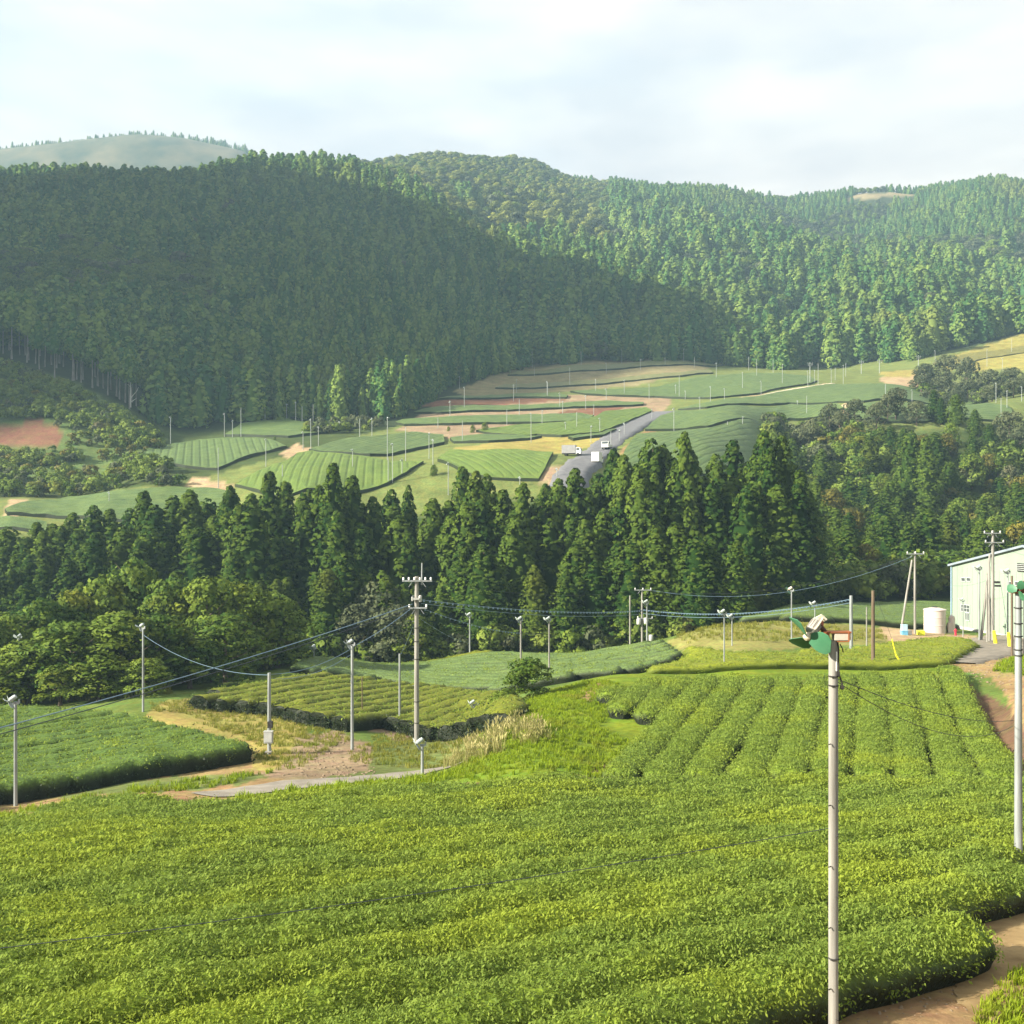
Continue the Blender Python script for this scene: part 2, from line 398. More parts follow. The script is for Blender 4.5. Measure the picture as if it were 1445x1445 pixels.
# ------------------------------------------------------------------ ground: one sheet, coloured by what lies on it
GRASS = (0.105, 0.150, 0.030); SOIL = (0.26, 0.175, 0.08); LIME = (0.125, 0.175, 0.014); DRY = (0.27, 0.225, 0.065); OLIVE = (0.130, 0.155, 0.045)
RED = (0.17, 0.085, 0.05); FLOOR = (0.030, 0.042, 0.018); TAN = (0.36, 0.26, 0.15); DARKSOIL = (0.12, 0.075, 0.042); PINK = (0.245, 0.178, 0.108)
ZONES = [  # polygon in picture, nearest, farthest distance, colour
    ([(-3000, 3000), (-3000, 1100), (0, 1140), (420, 1112), (800, 1088), (1700, 1085), (1900, 3000)], 0, 48, DARKSOIL),
    ([(820, 1090), (920, 1010), (830, 985), (860, 965), (1350, 955), (1445, 1010), (1700, 1090)], 40, 80, DARKSOIL), ([(830, 966), (860, 940), (1340, 930), (1345, 950), (860, 970)], 70, 100, LIME),
    ([(1040, 1480), (1200, 1400), (1400, 1330), (1425, 1260), (1445, 1215), (1700, 1190), (1900, 1500), (1500, 2500), (900, 1600)], 3, 40, SOIL),
    ([(1370, 1480), (1405, 1410), (1450, 1372), (1700, 1350), (1900, 2000), (1350, 1600)], 3, 40, LIME),
    ([(-600, 1200), (-600, 1150), (0, 1112), (350, 1060), (420, 1080), (520, 1090), (440, 1130), (300, 1128), (130, 1125), (0, 1160)], 35, 75, SOIL),
    ([(60, 1128), (200, 1098), (340, 1092), (395, 1095), (300, 1112), (130, 1122)], 35, 75, OLIVE),
    ([(200, 1012), (240, 985), (330, 990), (440, 1015), (425, 1060), (400, 1090), (360, 1085), (352, 1050)], 50, 110, DRY),
    ([(420, 1040), (470, 1030), (520, 1050), (530, 1095), (420, 1105), (360, 1092), (400, 1080)], 45, 85, PINK),
    ([(520, 1060), (560, 1040), (690, 1040), (640, 1085), (520, 1095)], 45, 85, OLIVE),
    ([(510, 1025), (560, 1008), (700, 1010), (680, 1045), (560, 1045)], 60, 100, PINK),
    ([(300, 1130), (470, 1095), (600, 1075), (650, 1082), (600, 1108), (470, 1128)], 40, 65, OLIVE),
    ([(600, 1110), (640, 1082), (700, 1000), (780, 972), (850, 950), (880, 985), (930, 1020), (860, 1070), (820, 1095), (620, 1108)], 42, 90, LIME),
    ([(815, 978), (830, 963), (862, 958), (850, 975), (832, 992)], 55, 95, SOIL),
    ([(940, 905), (1000, 880), (1100, 874), (1260, 886), (1250, 908), (1050, 918), (960, 918)], 85, 135, (0.205, 0.195, 0.058)),
    ([(1240, 884), (1345, 893), (1420, 905), (1360, 912), (1250, 905)], 90, 130, TAN),
    ([(1322, 940), (1360, 915), (1445, 902), (1700, 905), (1700, 1080), (1500, 1080), (1440, 1020), (1400, 955)], 45, 110, SOIL),
    ([(1405, 945), (1425, 925), (1480, 915), (1600, 950), (1500, 965)], 60, 110, LIME),
    # the valley beyond the trees
    ([(-400, 760), (-400, 690), (60, 700), (260, 680), (600, 590), (750, 500), (1030, 500), (1300, 500), (1500, 470), (1700, 600), (1440, 600), (1100, 610), (880, 690), (300, 760)], 185, 560, OLIVE),
    ([(560, 606), (600, 580), (650, 560), (800, 556), (950, 560), (930, 590), (800, 605), (640, 620)], 230, 420, PINK),
    ([(590, 574), (620, 563), (700, 557), (775, 558), (800, 563), (740, 570), (640, 574)], 250, 450, RED),
    ([(780, 584), (830, 573), (890, 572), (870, 580), (830, 588)], 250, 450, RED),
    ([(640, 552), (700, 528), (760, 510), (920, 505), (1020, 515), (900, 543), (760, 555), (660, 560)], 300, 520, (0.20, 0.17, 0.085)),
    ([(255, 692), (270, 676), (310, 676), (330, 690), (300, 697)], 185, 240, TAN), ([(0, 735), (14, 705), (45, 703), (30, 712), (22, 735)], 185, 240, TAN),
    ([(396, 640), (415, 625), (436, 633), (410, 652)], 200, 300, TAN), ([(760, 682), (775, 655), (796, 655), (790, 690)], 185, 240, PINK),
    ([(640, 632), (780, 612), (850, 606), (860, 622), (800, 640), (650, 640)], 200, 320, DRY), ([(865, 645), (900, 615), (940, 582), (965, 580), (930, 605), (890, 640)], 200, 340, SOIL),
    ([(1000, 570), (1060, 558), (1140, 546), (1165, 541), (1165, 545), (1100, 556), (1040, 568)], 280, 430, TAN), ([(1183, 576), (1195, 568), (1215, 590), (1205, 592)], 250, 380, (0.5, 0.38, 0.24)),
    ([(1240, 532), (1290, 528), (1300, 545), (1250, 547)], 300, 470, TAN), ([(1240, 525), (1300, 520), (1300, 530), (1250, 533)], 350, 500, DRY),
    ([(1325, 520), (1350, 500), (1400, 483), (1460, 465), (1700, 465), (1700, 520), (1400, 522)], 380, 620, (0.235, 0.205, 0.055)),
    ([(-200, 590), (-200, 500), (0, 505), (120, 545), (235, 620), (200, 680), (0, 690), (-200, 690)], 226, 292, (0.095, 0.135, 0.04)), ([(-200, 626), (0, 603), (50, 590), (92, 606), (88, 626), (0, 628)], 225, 275, RED),
    ([(1198, 281), (1206, 273), (1290, 269), (1292, 276)], 950, 1100, (0.20, 0.16, 0.085)),
]
PX = CX + FOC * UG[None, :] + 0 * DG[:, None]; PY = CY - FOC * TG
COLR = np.zeros(TG.shape + (3,)); COLR[:] = GRASS
DD = YG
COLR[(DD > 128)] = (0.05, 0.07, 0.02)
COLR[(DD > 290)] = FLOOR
ys = wob(PX, PY, 9) * 1.6; xs = wob(PX, PY, 11, 3) * 3
sc_ = np.clip((PY - 560) / 400, 0.25, 1.5)
for poly, d0, d1, c in ZONES:
    m = inside(poly, PX + xs * sc_, PY + ys * sc_) & (DD > d0) & (DD < d1)
    COLR[m] = c
gm, t, out = new_mat('ground')
L = t.links.new
p = t.nodes.new('ShaderNodeBsdfPrincipled'); p.inputs['Roughness'].default_value = 0.95; p.inputs['Specular IOR Level'].default_value = 0.1
L(p.outputs[0], out.inputs[0])
va = t.nodes.new('ShaderNodeAttribute'); va.attribute_name = 'col'
g = t.nodes.new('ShaderNodeNewGeometry')
def gnoise(scale, detail, lo, hi, to0, to1):
    n = t.nodes.new('ShaderNodeTexNoise'); n.inputs['Scale'].default_value = scale; n.inputs['Detail'].default_value = detail; n.inputs['Roughness'].default_value = 0.65
    L(g.outputs['Position'], n.inputs['Vector'])
    r = t.nodes.new('ShaderNodeMapRange'); r.inputs[1].default_value = lo; r.inputs[2].default_value = hi; r.inputs[3].default_value = to0; r.inputs[4].default_value = to1
    L(n.outputs[0], r.inputs[0]); return n, r
n1, r1 = gnoise(0.22, 5, 0.3, 0.7, 0.72, 1.25)
n2, r2 = gnoise(2.3, 6, 0.3, 0.7, 0.72, 1.28)
mm = t.nodes.new('ShaderNodeMath'); mm.operation = 'MULTIPLY'; L(r1.outputs[0], mm.inputs[0]); L(r2.outputs[0], mm.inputs[1])
vm = t.nodes.new('ShaderNodeVectorMath'); vm.operation = 'SCALE'; L(va.outputs['Color'], vm.inputs[0]); L(mm.outputs[0], vm.inputs['Scale'])
hs = t.nodes.new('ShaderNodeHueSaturation'); L(vm.outputs[0], hs.inputs['Color'])
n3, r3 = gnoise(0.6, 4, 0.3, 0.7, 0.47, 0.53); L(r3.outputs[0], hs.inputs['Hue'])
L(hs.outputs[0], p.inputs['Base Color'])
b = t.nodes.new('ShaderNodeBump'); b.inputs['Strength'].default_value = 0.5; b.inputs['Distance'].default_value = 0.12
L(n2.outputs[0], b.inputs['Height']); L(b.outputs[0], p.inputs['Normal'])
GROUND = gm
nv, nu = TG.shape
V = np.stack([XG, YG, TG * DG[:, None] + CZ], -1).reshape(-1, 3)
ii = np.arange(nv * nu).reshape(nv, nu)
F = np.stack([ii[:-1, :-1], ii[:-1, 1:], ii[1:, 1:], ii[1:, :-1]], -1).reshape(-1, 4)
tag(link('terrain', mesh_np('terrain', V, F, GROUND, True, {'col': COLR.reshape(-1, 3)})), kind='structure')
# the ground goes on behind the viewer, to the horizon
gp = MB(); gp.add([(-3650, -480, 2.0), (3650, -480, 2.0), (3650, 1740, 2.0), (-3650, 1740, 2.0)], [(0, 1, 2, 3)])
tag(gp.build('ground', surf('lowland', (0.05, 0.07, 0.025), (0.08, 0.09, 0.035), 0.02, 0.95, stretch='world')), kind='structure')

# hill added out of view at left, crest shaped to shade the wooded hills
mx_ = np.linspace(-1560, -150, 142); my_ = np.linspace(-420, 980, 142)
MXX, MYY = np.meshgrid(mx_, my_)
crest = np.interp(MYY, [-400, -200, 0, 46, 60, 72, 88, 100, 121, 150, 185, 215, 254, 281, 340, 380, 432, 479, 560, 700, 960], [0, 30, 110, 215, 285, 385, 415, 430, 445, 470, 530, 565, 572, 572, 565, 555, 538, 500, 350, 150, 0])
MZ = crest * np.exp(-((MXX + 700) / 160.0) ** 2) + (wob(MXX, MYY, 17) * 9 + wob(MXX, MYY, 45, 2) * 8) * (crest > 150)
MZ = MZ * np.clip((-0.62 * np.maximum(MYY, 60) - 30 - MXX) / 110.0, 0, 1) - 22
V = np.stack([MXX, MYY, MZ + CZ], -1).reshape(-1, 3); ii = np.arange(len(V)).reshape(MXX.shape)
F = np.stack([ii[:-1, :-1], ii[:-1, 1:], ii[1:, 1:], ii[1:, :-1]], -1).reshape(-1, 4)
tag(link('shadow_caster', mesh_np('shadow_caster', V, F, surf('shadow_caster_green', (0.02, 0.04, 0.012), (0.05, 0.075, 0.02), 0.05, 0.95, detail=8, stretch='world', bump=0.5), True)), kind='structure')
# the hazy hill far beyond, a real landform of its own
hx = np.linspace(-1000, 265, 150); hy = np.linspace(1040, 1560, 60)
def hump(x, y):
    x = x / 0.6633; y = y / 0.6633
    prof = np.interp(x, [-1600, -1000, -868, -705, -611, -510, -430, -330, 0, 400], [480, 680, 700, 712, 706, 686, 630, 540, 250, 60])
    return 0.6633 * (prof + wob(x, y, 60) * 5) * np.exp(-((y - 1960) / 260.0) ** 2 * 0.5)
HX, HY = np.meshgrid(hx, hy)
V = np.stack([HX, HY, hump(HX, HY) + CZ], -1).reshape(-1, 3)
ii = np.arange(len(V)).reshape(HX.shape)
F = np.stack([ii[:-1, :-1], ii[:-1, 1:], ii[1:, 1:], ii[1:, :-1]], -1).reshape(-1, 4)
tag(link('far_hill', mesh_np('far_hill', V, F, surf('far_scrub', (0.105, 0.092, 0.052), (0.014, 0.032, 0.018), 0.022, 0.95, detail=8, stretch='world', bump=0.5), True)), kind='structure')

# air
hz = MB(); hz.box((0, 630, 384), (7400, 2260, 767))
hzm, t, out = new_mat('haze')
pv = t.nodes.new('ShaderNodeVolumePrincipled')
pv.inputs['Color'].default_value = (0.50, 0.79, 1.0, 1); pv.inputs['Density'].default_value = 0.00034; pv.inputs['Anisotropy'].default_value = 0.2
t.links.new(pv.outputs[0], out.inputs['Volume'])
tag(hz.build('haze', hzm), kind='stuff')

# ------------------------------------------------------------------ sheets that lie on the ground: roads and tracks
def drape(name, line, widths, lift, mat, seg=1.5, cross=5, dmin=5.0, kind='structure', skirt=True):
    """strip along a line of ground points"""
    pts = [Vector((p.x, p.y, 0)) for p in line]
    S = [0.0]
    for a, b in zip(pts, pts[1:]): S.append(S[-1] + (b - a).length)
    n = max(4, int(S[-1] / seg))
    V, F = [], []
    for k in range(n + 1):
        s = S[-1] * k / n
        x = np.interp(s, S, [q.x for q in pts]); y = np.interp(s, S, [q.y for q in pts]); w = np.interp(s, S, widths) * (1 + 0.16 * math.sin(s * 2.1) * math.sin(s * 0.83 + 1) + rng.uniform(-0.04, 0.04))
        x2 = np.interp(s + 0.5, S, [q.x for q in pts]); y2 = np.interp(s + 0.5, S, [q.y for q in pts]); x1 = np.interp(s - 0.5, S, [q.x for q in pts]); y1 = np.interp(s - 0.5, S, [q.y for q in pts])
        d = Vector((x2 - x1, y2 - y1)).normalized(); nn = Vector((d.y, -d.x))
        zc = max(float(H(x + nn.x * w * f, y + nn.y * w * f)) for f in (-0.4, -0.2, 0, 0.2, 0.4))
        for j in range(cross):
            f = j / (cross - 1) - 0.5
            X, Y = x + nn.x * w * f, y + nn.y * w * f
            zz = (0.5 * (float(H(X, Y)) + zc) if skirt else float(H(X, Y))) + lift
            V.append((X, Y, zz))
        for j in range(2):
            f = (-0.5, 0.5)[j] * 1.12
            V.append((x + nn.x * w * f, y + nn.y * w * f, float(H(x + nn.x * w * f, y + nn.y * w * f)) - 0.3))
    m = cross + 2
    for k in range(n):
        o, q = k * m, (k + 1) * m
        for j in range(cross - 1): F.append((o + j, o + j + 1, q + j + 1, q + j))
        if not skirt: continue
        F.append((o + cross, o, q, q + cross)); F.append((o + cross - 1, o + cross + 1, q + cross + 1, q + cross - 1))
    return tag(link(name, mesh_np(name, np.array(V), np.array(F), mat, True)), kind=kind)

ASPHALT = surf('worn_asphalt', (0.105, 0.105, 0.115), (0.15, 0.148, 0.15), 1.1, 0.9, bump=0.15, stretch='world')
TRACK = surf('stony_track', (0.15, 0.13, 0.105), (0.25, 0.215, 0.17), 1.6, 0.95, bump=0.5, detail=8, stretch='world')
CONC = surf('pale_concrete', (0.19, 0.165, 0.135), (0.27, 0.24, 0.20), 0.9, 0.9, bump=0.2, stretch='world')
DIRTY = surf('bare_soil', (0.17, 0.108, 0.042), (0.32, 0.222, 0.10), 1.0, 0.95, bump=0.7, detail=9, stretch='world')
drape('road', hits([(796, 690), (806, 672), (826, 652), (850, 632), (874, 613), (898, 598), (920, 588), (940, 581)], dmin=185), [6.2, 6.2, 6.2, 6.4, 7, 7.5, 8, 7], 0.22, ASPHALT, 2.5)
drape('farm_road', [at(285, 48.5), at(340, 50), at(420, 52), at(490, 53.5), at(560, 55), at(610, 56.5), at(640, 57.5)], [2.2, 2.8, 2.8, 2.6, 2.4, 2.2, 2.0], 0.05, CONC, 0.5, 9, skirt=False)
drape('factory_road', hits([(1345, 936), (1375, 921), (1415, 911), (1450, 906), (1520, 903)], dmin=70), [3.5, 6.5, 8, 9, 9], 0.12, TRACK, 1.0)
drape('track', hits([(1040, 566), (1085, 556), (1140, 546), (1175, 541)], dmin=250), [2.2, 2.4, 2.4, 2.2], 0.15, surf('gravel_track', (0.42, 0.36, 0.25), (0.5, 0.43, 0.31), 0.5, 0.95), 3)
drape('path', [Vector((3.5, 6, 0)), Vector((5.6, 10.5, 0)), Vector((8.0, 14.0, 0)), hit(1405, 1345), hit(1445, 1262), hit(1500, 1200), hit(1600, 1130)], [2.6, 2.6, 2.4, 2.3, 2.3, 2.4, 2.6], 0.02, DIRTY, 0.2, 17, skirt=False)
# ------------------------------------------------------------------ scattering by geometry nodes (only for growth nobody could count)
def gn_group(name, variants):
    """instances variant k (mesh object) on the points whose attribute kind == k, turned by rot and scaled by scl"""
    ng = bpy.data.node_groups.new(name, 'GeometryNodeTree')
    ng.interface.new_socket('Geometry', in_out='INPUT', socket_type='NodeSocketGeometry')
    ng.interface.new_socket('Geometry', in_out='OUTPUT', socket_type='NodeSocketGeometry')
    N = ng.nodes.new; L = ng.links.new
    gi, go, jn = N('NodeGroupInput'), N('NodeGroupOutput'), N('GeometryNodeJoinGeometry')
    def attr(nm, ty):
        a = N('GeometryNodeInputNamedAttribute'); a.data_type = ty; a.inputs['Name'].default_value = nm
        return next(o for o in a.outputs if o.enabled)
    rot, scl, kd = attr('rot', 'FLOAT_VECTOR'), attr('scl', 'FLOAT_VECTOR'), attr('kind', 'FLOAT')
    for k, ob in enumerate(variants):
        cmp_ = N('FunctionNodeCompare'); cmp_.data_type = 'FLOAT'; cmp_.operation = 'EQUAL'
        L(kd, cmp_.inputs[0]); cmp_.inputs[1].default_value = k; cmp_.inputs['Epsilon'].default_value = 0.1
        oi = N('GeometryNodeObjectInfo'); oi.inputs['Object'].default_value = ob; oi.inputs['As Instance'].default_value = True
        ip = N('GeometryNodeInstanceOnPoints')
        L(gi.outputs[0], ip.inputs['Points']); L(cmp_.outputs[0], ip.inputs['Selection']); L(oi.outputs['Geometry'], ip.inputs['Instance'])
        L(rot, ip.inputs['Rotation']); L(scl, ip.inputs['Scale']); L(ip.outputs[0], jn.inputs[0])
    L(jn.outputs[0], go.inputs[0])
    return ng
def scatter(name, pts, rot, scl, kind, ng, parent=None):
    pts = np.asarray(pts)
    scl = np.asarray(scl, float)
    if scl.ndim == 1: scl = np.repeat(scl[:, None], 3, 1)
    me = mesh_np(name, pts, np.zeros((0, 3), int), None, False, {'rot': rot, 'scl': scl, 'kind': np.asarray(kind, float)})
    o = link(name, me, parent)
    o['kind'] = 'stuff'
    md = o.modifiers.new('growth', 'NODES'); md.node_group = ng
    return o
def source(name, me):
    return bpy.data.objects.new(name, me)

def rand_dirs(n, r):
    v = r.normal(size=(n, 3)); return v / np.linalg.norm(v, axis=1, keepdims=True)
def leaf_quads(C, N_, size, r, aspect=1.0, spin=True, bend=0.0):
    """quads centred on C facing N_"""
    n = len(C)
    ref = rand_dirs(n, r) if spin else np.tile([0, 0, 1.0], (n, 1))
    T = np.cross(N_, ref); T /= np.linalg.norm(T, axis=1, keepdims=True) + 1e-9
    B = np.cross(N_, T)
    s = np.asarray(size).reshape(-1, 1) * 0.5
    a = s * aspect
    V = np.stack([C - T * s, C - B * a * 0.62 - T * s * 0.1, C + T * s, C + B * a * 0.62 - T * s * 0.1], 1)   # kite shaped
    return V.reshape(-1, 3), np.arange(4 * n).reshape(n, 4)

# leaf materials: fresh shoots, older tea leaves, conifers, broadleaf trees
TEA_LEAF = leaf_mat('tea_leaf', (0.108, 0.172, 0.030), (0.265, 0.335, 0.060), (0.275, 0.335, 0.038), 0.38, 0.3, 0.05, 0.6, 0.22, warm_lo=0.48)
TEA_BODY = None
def tea_body(name, top1, top2, side, rows=None):
    m, t, out = new_mat(name); L = t.links.new
    p = t.nodes.new('ShaderNodeBsdfPrincipled'); p.inputs['Roughness'].default_value = 0.6; p.inputs['Specular IOR Level'].default_value = 0.2
    L(p.outputs[0], out.inputs[0])
    g = t.nodes.new('ShaderNodeNewGeometry'); at = t.nodes.new('ShaderNodeAttribute'); at.attribute_name = 'tone'
    def nz(s, d, lo, hi):
        n = t.nodes.new('ShaderNodeTexNoise'); n.inputs['Scale'].default_value = s; n.inputs['Detail'].default_value = d; L(g.outputs['Position'], n.inputs['Vector'])
        r = t.nodes.new('ShaderNodeMapRange'); r.inputs[1].default_value = lo; r.inputs[2].default_value = hi; L(n.outputs[0], r.inputs[0]); return n, r
    a, ra = nz(0.35, 5, 0.35, 0.65); c, rc = nz(6.0, 5, 0.3, 0.7)
    m1 = t.nodes.new('ShaderNodeMix'); m1.data_type = 'RGBA'; m1.inputs[6].default_value = (*top1, 1); m1.inputs[7].default_value = (*top2, 1); L(ra.outputs[0], m1.inputs[0])
    ml = t.nodes.new('ShaderNodeMath'); ml.operation = 'MULTIPLY_ADD'; ml.inputs[1].default_value = 0.75; ml.inputs[2].default_value = 0.5; L(rc.outputs[0], ml.inputs[0])
    vs = t.nodes.new('ShaderNodeVectorMath'); vs.operation = 'SCALE'; L(m1.outputs[2], vs.inputs[0]); L(ml.outputs[0], vs.inputs['Scale'])
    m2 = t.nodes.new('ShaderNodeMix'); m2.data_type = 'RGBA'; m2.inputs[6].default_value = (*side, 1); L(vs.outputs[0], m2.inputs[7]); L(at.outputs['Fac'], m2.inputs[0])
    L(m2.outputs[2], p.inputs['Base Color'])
    b = t.nodes.new('ShaderNodeBump'); b.inputs['Strength'].default_value = 0.8; b.inputs['Distance'].default_value = 0.08
    n5, r5 = nz(9.0, 6, 0.3, 0.7); L(n5.outputs[0], b.inputs['Height']); L(b.outputs[0], p.inputs['Normal'])
    if rows is not None:      # clipped rows too far off to tell apart: fine relief only
        mp_ = t.nodes.new('ShaderNodeMapping'); mp_.vector_type = 'POINT'; mp_.inputs['Rotation'].default_value = (0, 0, R(rows)); L(g.outputs['Position'], mp_.inputs[0])
        wv = t.nodes.new('ShaderNodeTexWave'); wv.inputs['Scale'].default_value = 0.1745; wv.inputs['Distortion'].default_value = 0.6; wv.inputs['Detail'].default_value = 2; L(mp_.outputs[0], wv.inputs[0])
        b2 = t.nodes.new('ShaderNodeBump'); b2.inputs['Strength'].default_value = 0.6; b2.inputs['Distance'].default_value = 0.13; L(wv.outputs['Fac'], b2.inputs['Height']); L(b.outputs[0], b2.inputs['Normal']); L(b2.outputs[0], p.inputs['Normal'])
    return m
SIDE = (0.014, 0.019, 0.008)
BODY_A = tea_body('tea_body', (0.110, 0.170, 0.014), (0.170, 0.235, 0.018), SIDE)
BODY_D = tea_body('tea_body_yellow', (0.130, 0.150, 0.010), (0.165, 0.180, 0.012), SIDE)
BODY_F = tea_body('tea_body_hilltop', (0.150, 0.175, 0.010), (0.190, 0.215, 0.012), (0.085, 0.110, 0.010))
BODY_C = tea_body('tea_body_deep', (0.075, 0.130, 0.018), (0.105, 0.165, 0.020), SIDE)
BODY_E = tea_body('tea_body_grey', (0.090, 0.140, 0.040), (0.115, 0.165, 0.042), SIDE)
BODY_V = tea_body('tea_body_valley', (0.085, 0.135, 0.042), (0.115, 0.165, 0.046), (0.016, 0.022, 0.010))
BODY_VB = tea_body('tea_body_valley_bright', (0.105, 0.165, 0.030), (0.135, 0.190, 0.034), (0.016, 0.022, 0.010))

def shoot_mesh(seed, n=7, size=0.054, spread=0.095, mat=None):
    r = np.random.default_rng(seed)
    C = np.stack([r.normal(0, spread, n), r.normal(0, spread, n), np.abs(r.normal(0.02, 0.03, n))], 1)
    N_ = rand_dirs(n, r) * 0.75; N_[:, 2] = np.abs(N_[:, 2]) + 0.45; N_ /= np.linalg.norm(N_, axis=1, keepdims=True)
    V, F = leaf_quads(C, N_, r.uniform(0.7, 1.3, n) * size, r, 0.85)
    V[0::4, 2] -= 0.012; V[2::4, 2] += 0.014
    tone = np.repeat(np.clip(r.normal(0.5, 0.15, n), 0, 1), 4)
    return mesh_np('tea_shoot', V, F, mat or TEA_LEAF, False, {'tone': tone})
SHOOTS = [source('tea_shoot', shoot_mesh(s, 11)) for s in range(4)]
GN_SHOOT = gn_group('tea_shoots', SHOOTS)
TEA_OLD = leaf_mat('old_tea_leaf', (0.012, 0.020, 0.008), (0.045, 0.068, 0.022), None, 0.15, 0.4, 0.2, 0.5)
GN_OLD = gn_group('old_shoots', [source('old_shoot', shoot_mesh(s + 50, 10, 0.066, 0.10, TEA_OLD)) for s in range(2)])

def vnoise(x, y, seed=0):
    """smooth value noise"""
    xi = np.floor(x).astype(int); yi = np.floor(y).astype(int); fx = x - xi; fy = y - yi
    fx = fx * fx * (3 - 2 * fx); fy = fy * fy * (3 - 2 * fy)
    def h(a, b):
        n = (a * 374761393 + b * 668265263 + seed * 982451653) & 0x7fffffff
        n = ((n ^ (n >> 13)) * 1274126177) & 0x7fffffff
        return ((n ^ (n >> 16)) & 0xffff) / 65535.0
    return (h(xi, yi) * (1 - fx) + h(xi + 1, yi) * fx) * (1 - fy) + (h(xi, yi + 1) * (1 - fx) + h(xi + 1, yi + 1) * fx) * fy

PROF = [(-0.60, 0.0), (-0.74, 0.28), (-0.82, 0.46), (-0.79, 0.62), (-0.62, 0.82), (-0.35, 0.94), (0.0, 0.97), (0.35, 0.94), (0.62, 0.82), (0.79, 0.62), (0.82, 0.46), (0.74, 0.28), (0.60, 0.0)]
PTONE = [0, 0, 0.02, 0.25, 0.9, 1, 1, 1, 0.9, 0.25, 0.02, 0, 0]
hedge_no = [0]
def hedge_row(name, p0, dr, s0, s1, mat, dens, label, group, width=1.0, hgt=0.9, step=0.3, bump=0.05, lsize=1.0, block=0.0):
    """one trimmed row: body mesh with a child of leaf shoots"""
    hedge_no[0] += 1
    nr = (dr[1], -dr[0])
    n = max(3, int((s1 - s0) / step)); S = np.linspace(s0, s1, n + 1)
    if block: S[1] = s0 + 0.04; S[-2] = s1 - 0.04
    PW = np.array([a if not block else math.copysign(min(0.84, abs(a) * 1.18 + 0.04), a) * (abs(a) > 0.01) for a, _ in PROF]) * width; PH = np.array([b for _, b in PROF]) * hgt / 0.97
    end = np.clip(np.minimum(S - s0, s1 - S) / 0.55, 0, 1); e0 = 0.45 + 0.50 * (block > 0); end = e0 + (1 - e0) * np.sqrt(end)
    wv = (vnoise(S * 0.35, S * 0 + hedge_no[0] * 7.3, 5) - 0.5) * 0.22
    CXs = p0[0] + dr[0] * S + nr[0] * wv; CYs = p0[1] + dr[1] * S + nr[1] * wv
    base = H(CXs, CYs)
    ww = 1 + (vnoise(S * 0.9, S * 0 + hedge_no[0] * 3.1, 9) - 0.5) * 0.22 - block * np.abs(np.cos(S * math.pi / 1.7 + hedge_no[0])) ** 14
    X = CXs[:, None] + nr[0] * PW[None, :] * (end * ww)[:, None]; Y = CYs[:, None] + nr[1] * PW[None, :] * (end * ww)[:, None]
    hv = 1 + (vnoise(S * 0.5, S * 0 + hedge_no[0] * 5.7, 2) - 0.5) * 0.14
    jit = (vnoise(X * 1.7, Y * 1.7, 3) - 0.5) * 2 * bump + (vnoise(X * 4.5, Y * 4.5, 4) - 0.5) * bump
    Z = base[:, None] + PH[None, :] * (end * hv)[:, None] + jit * (PH > 0.2) - 0.06 * (PH < 0.01)
    lat = (vnoise(X * 2.3 + Z * 1.3, Y * 2.3 + Z * 1.9, 14) - 0.5) * (0.20 if block else 0.12) * np.sign(PW)[None, :] * (np.abs(PW) > 0.7)[None, :]
    X = X + nr[0] * lat; Y = Y + nr[1] * lat
    V = np.stack([X, Y, Z], -1).reshape(-1, 3); m = len(PROF)
    ii = np.arange((n + 1) * m).reshape(n + 1, m)
    F = np.stack([ii[:-1, :-1], ii[:-1, 1:], ii[1:, 1:], ii[1:, :-1]], -1).reshape(-1, 4)[:, ::-1]
    caps = [np.concatenate([ii[0], []]).astype(int)[None, :], ii[-1][::-1][None, :]]
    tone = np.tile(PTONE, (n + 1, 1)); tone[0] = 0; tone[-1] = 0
    if block:      # ragged clipped ends
        G0 = V.reshape(n + 1, m, 3)
        for e_, sg in ((0, -1), (1, -1), (n - 1, 1), (n, 1)):
            q_ = (np.sin(np.arange(m) * 2.3 + hedge_no[0] * 1.7 + sg) * 0.10 + np.sin(np.arange(m) * 5.1 + hedge_no[0]) * 0.07)
            G0[e_, :, 0] += dr[0] * q_; G0[e_, :, 1] += dr[1] * q_
        V = G0.reshape(-1, 3)
    me = mesh_np(name, V, [F] + caps, mat, True, {'tone': tone.ravel()})
    me.polygons[-1].use_smooth = False; me.polygons[-2].use_smooth = False
    o = link(name, me)
    tag(o, label, 'tea hedge', group)
    if dens > 0:
        r = np.random.default_rng(hedge_no[0])
        # denser near, sparser far
        q = int((s1 - s0) * 1.9 * width * dens * 1.6)
        s = r.uniform(s0, s1, q); k = np.interp(s, S, np.arange(n + 1))
        dist = np.hypot(np.interp(s, S, CXs), np.interp(s, S, CYs))
        u = np.abs((np.interp(s, S, CXs)) / np.maximum(np.interp(s, S, CYs), 1))
        keep = r.uniform(0, 1, q) < np.clip((19.0 / np.maximum(dist, 4)) ** 1.3, 0.05, 1.0) / 1.6
        keep &= u < 0.72
        s, k, dist = s[keep], k[keep], dist[keep]; q = len(s)
        side = r.uniform(0, 1, q) < 0.10
        f = np.where(side, np.where(r.uniform(0, 1, q) < 0.5, r.uniform(1.2, 3.6, q), r.uniform(8.4, 10.8, q)), 3.55 + 4.9 * r.uniform(0, 1, q))
        k0 = np.clip(k.astype(int), 0, n - 1); f0 = f.astype(int); a = (k - k0)[:, None]; bfr = (f - f0)[:, None]
        G = V.reshape(n + 1, m, 3)
        Pn = (G[k0, f0] * (1 - a) + G[k0 + 1, f0] * a) * (1 - bfr) + (G[k0, f0 + 1] * (1 - a) + G[k0 + 1, f0 + 1] * a) * bfr
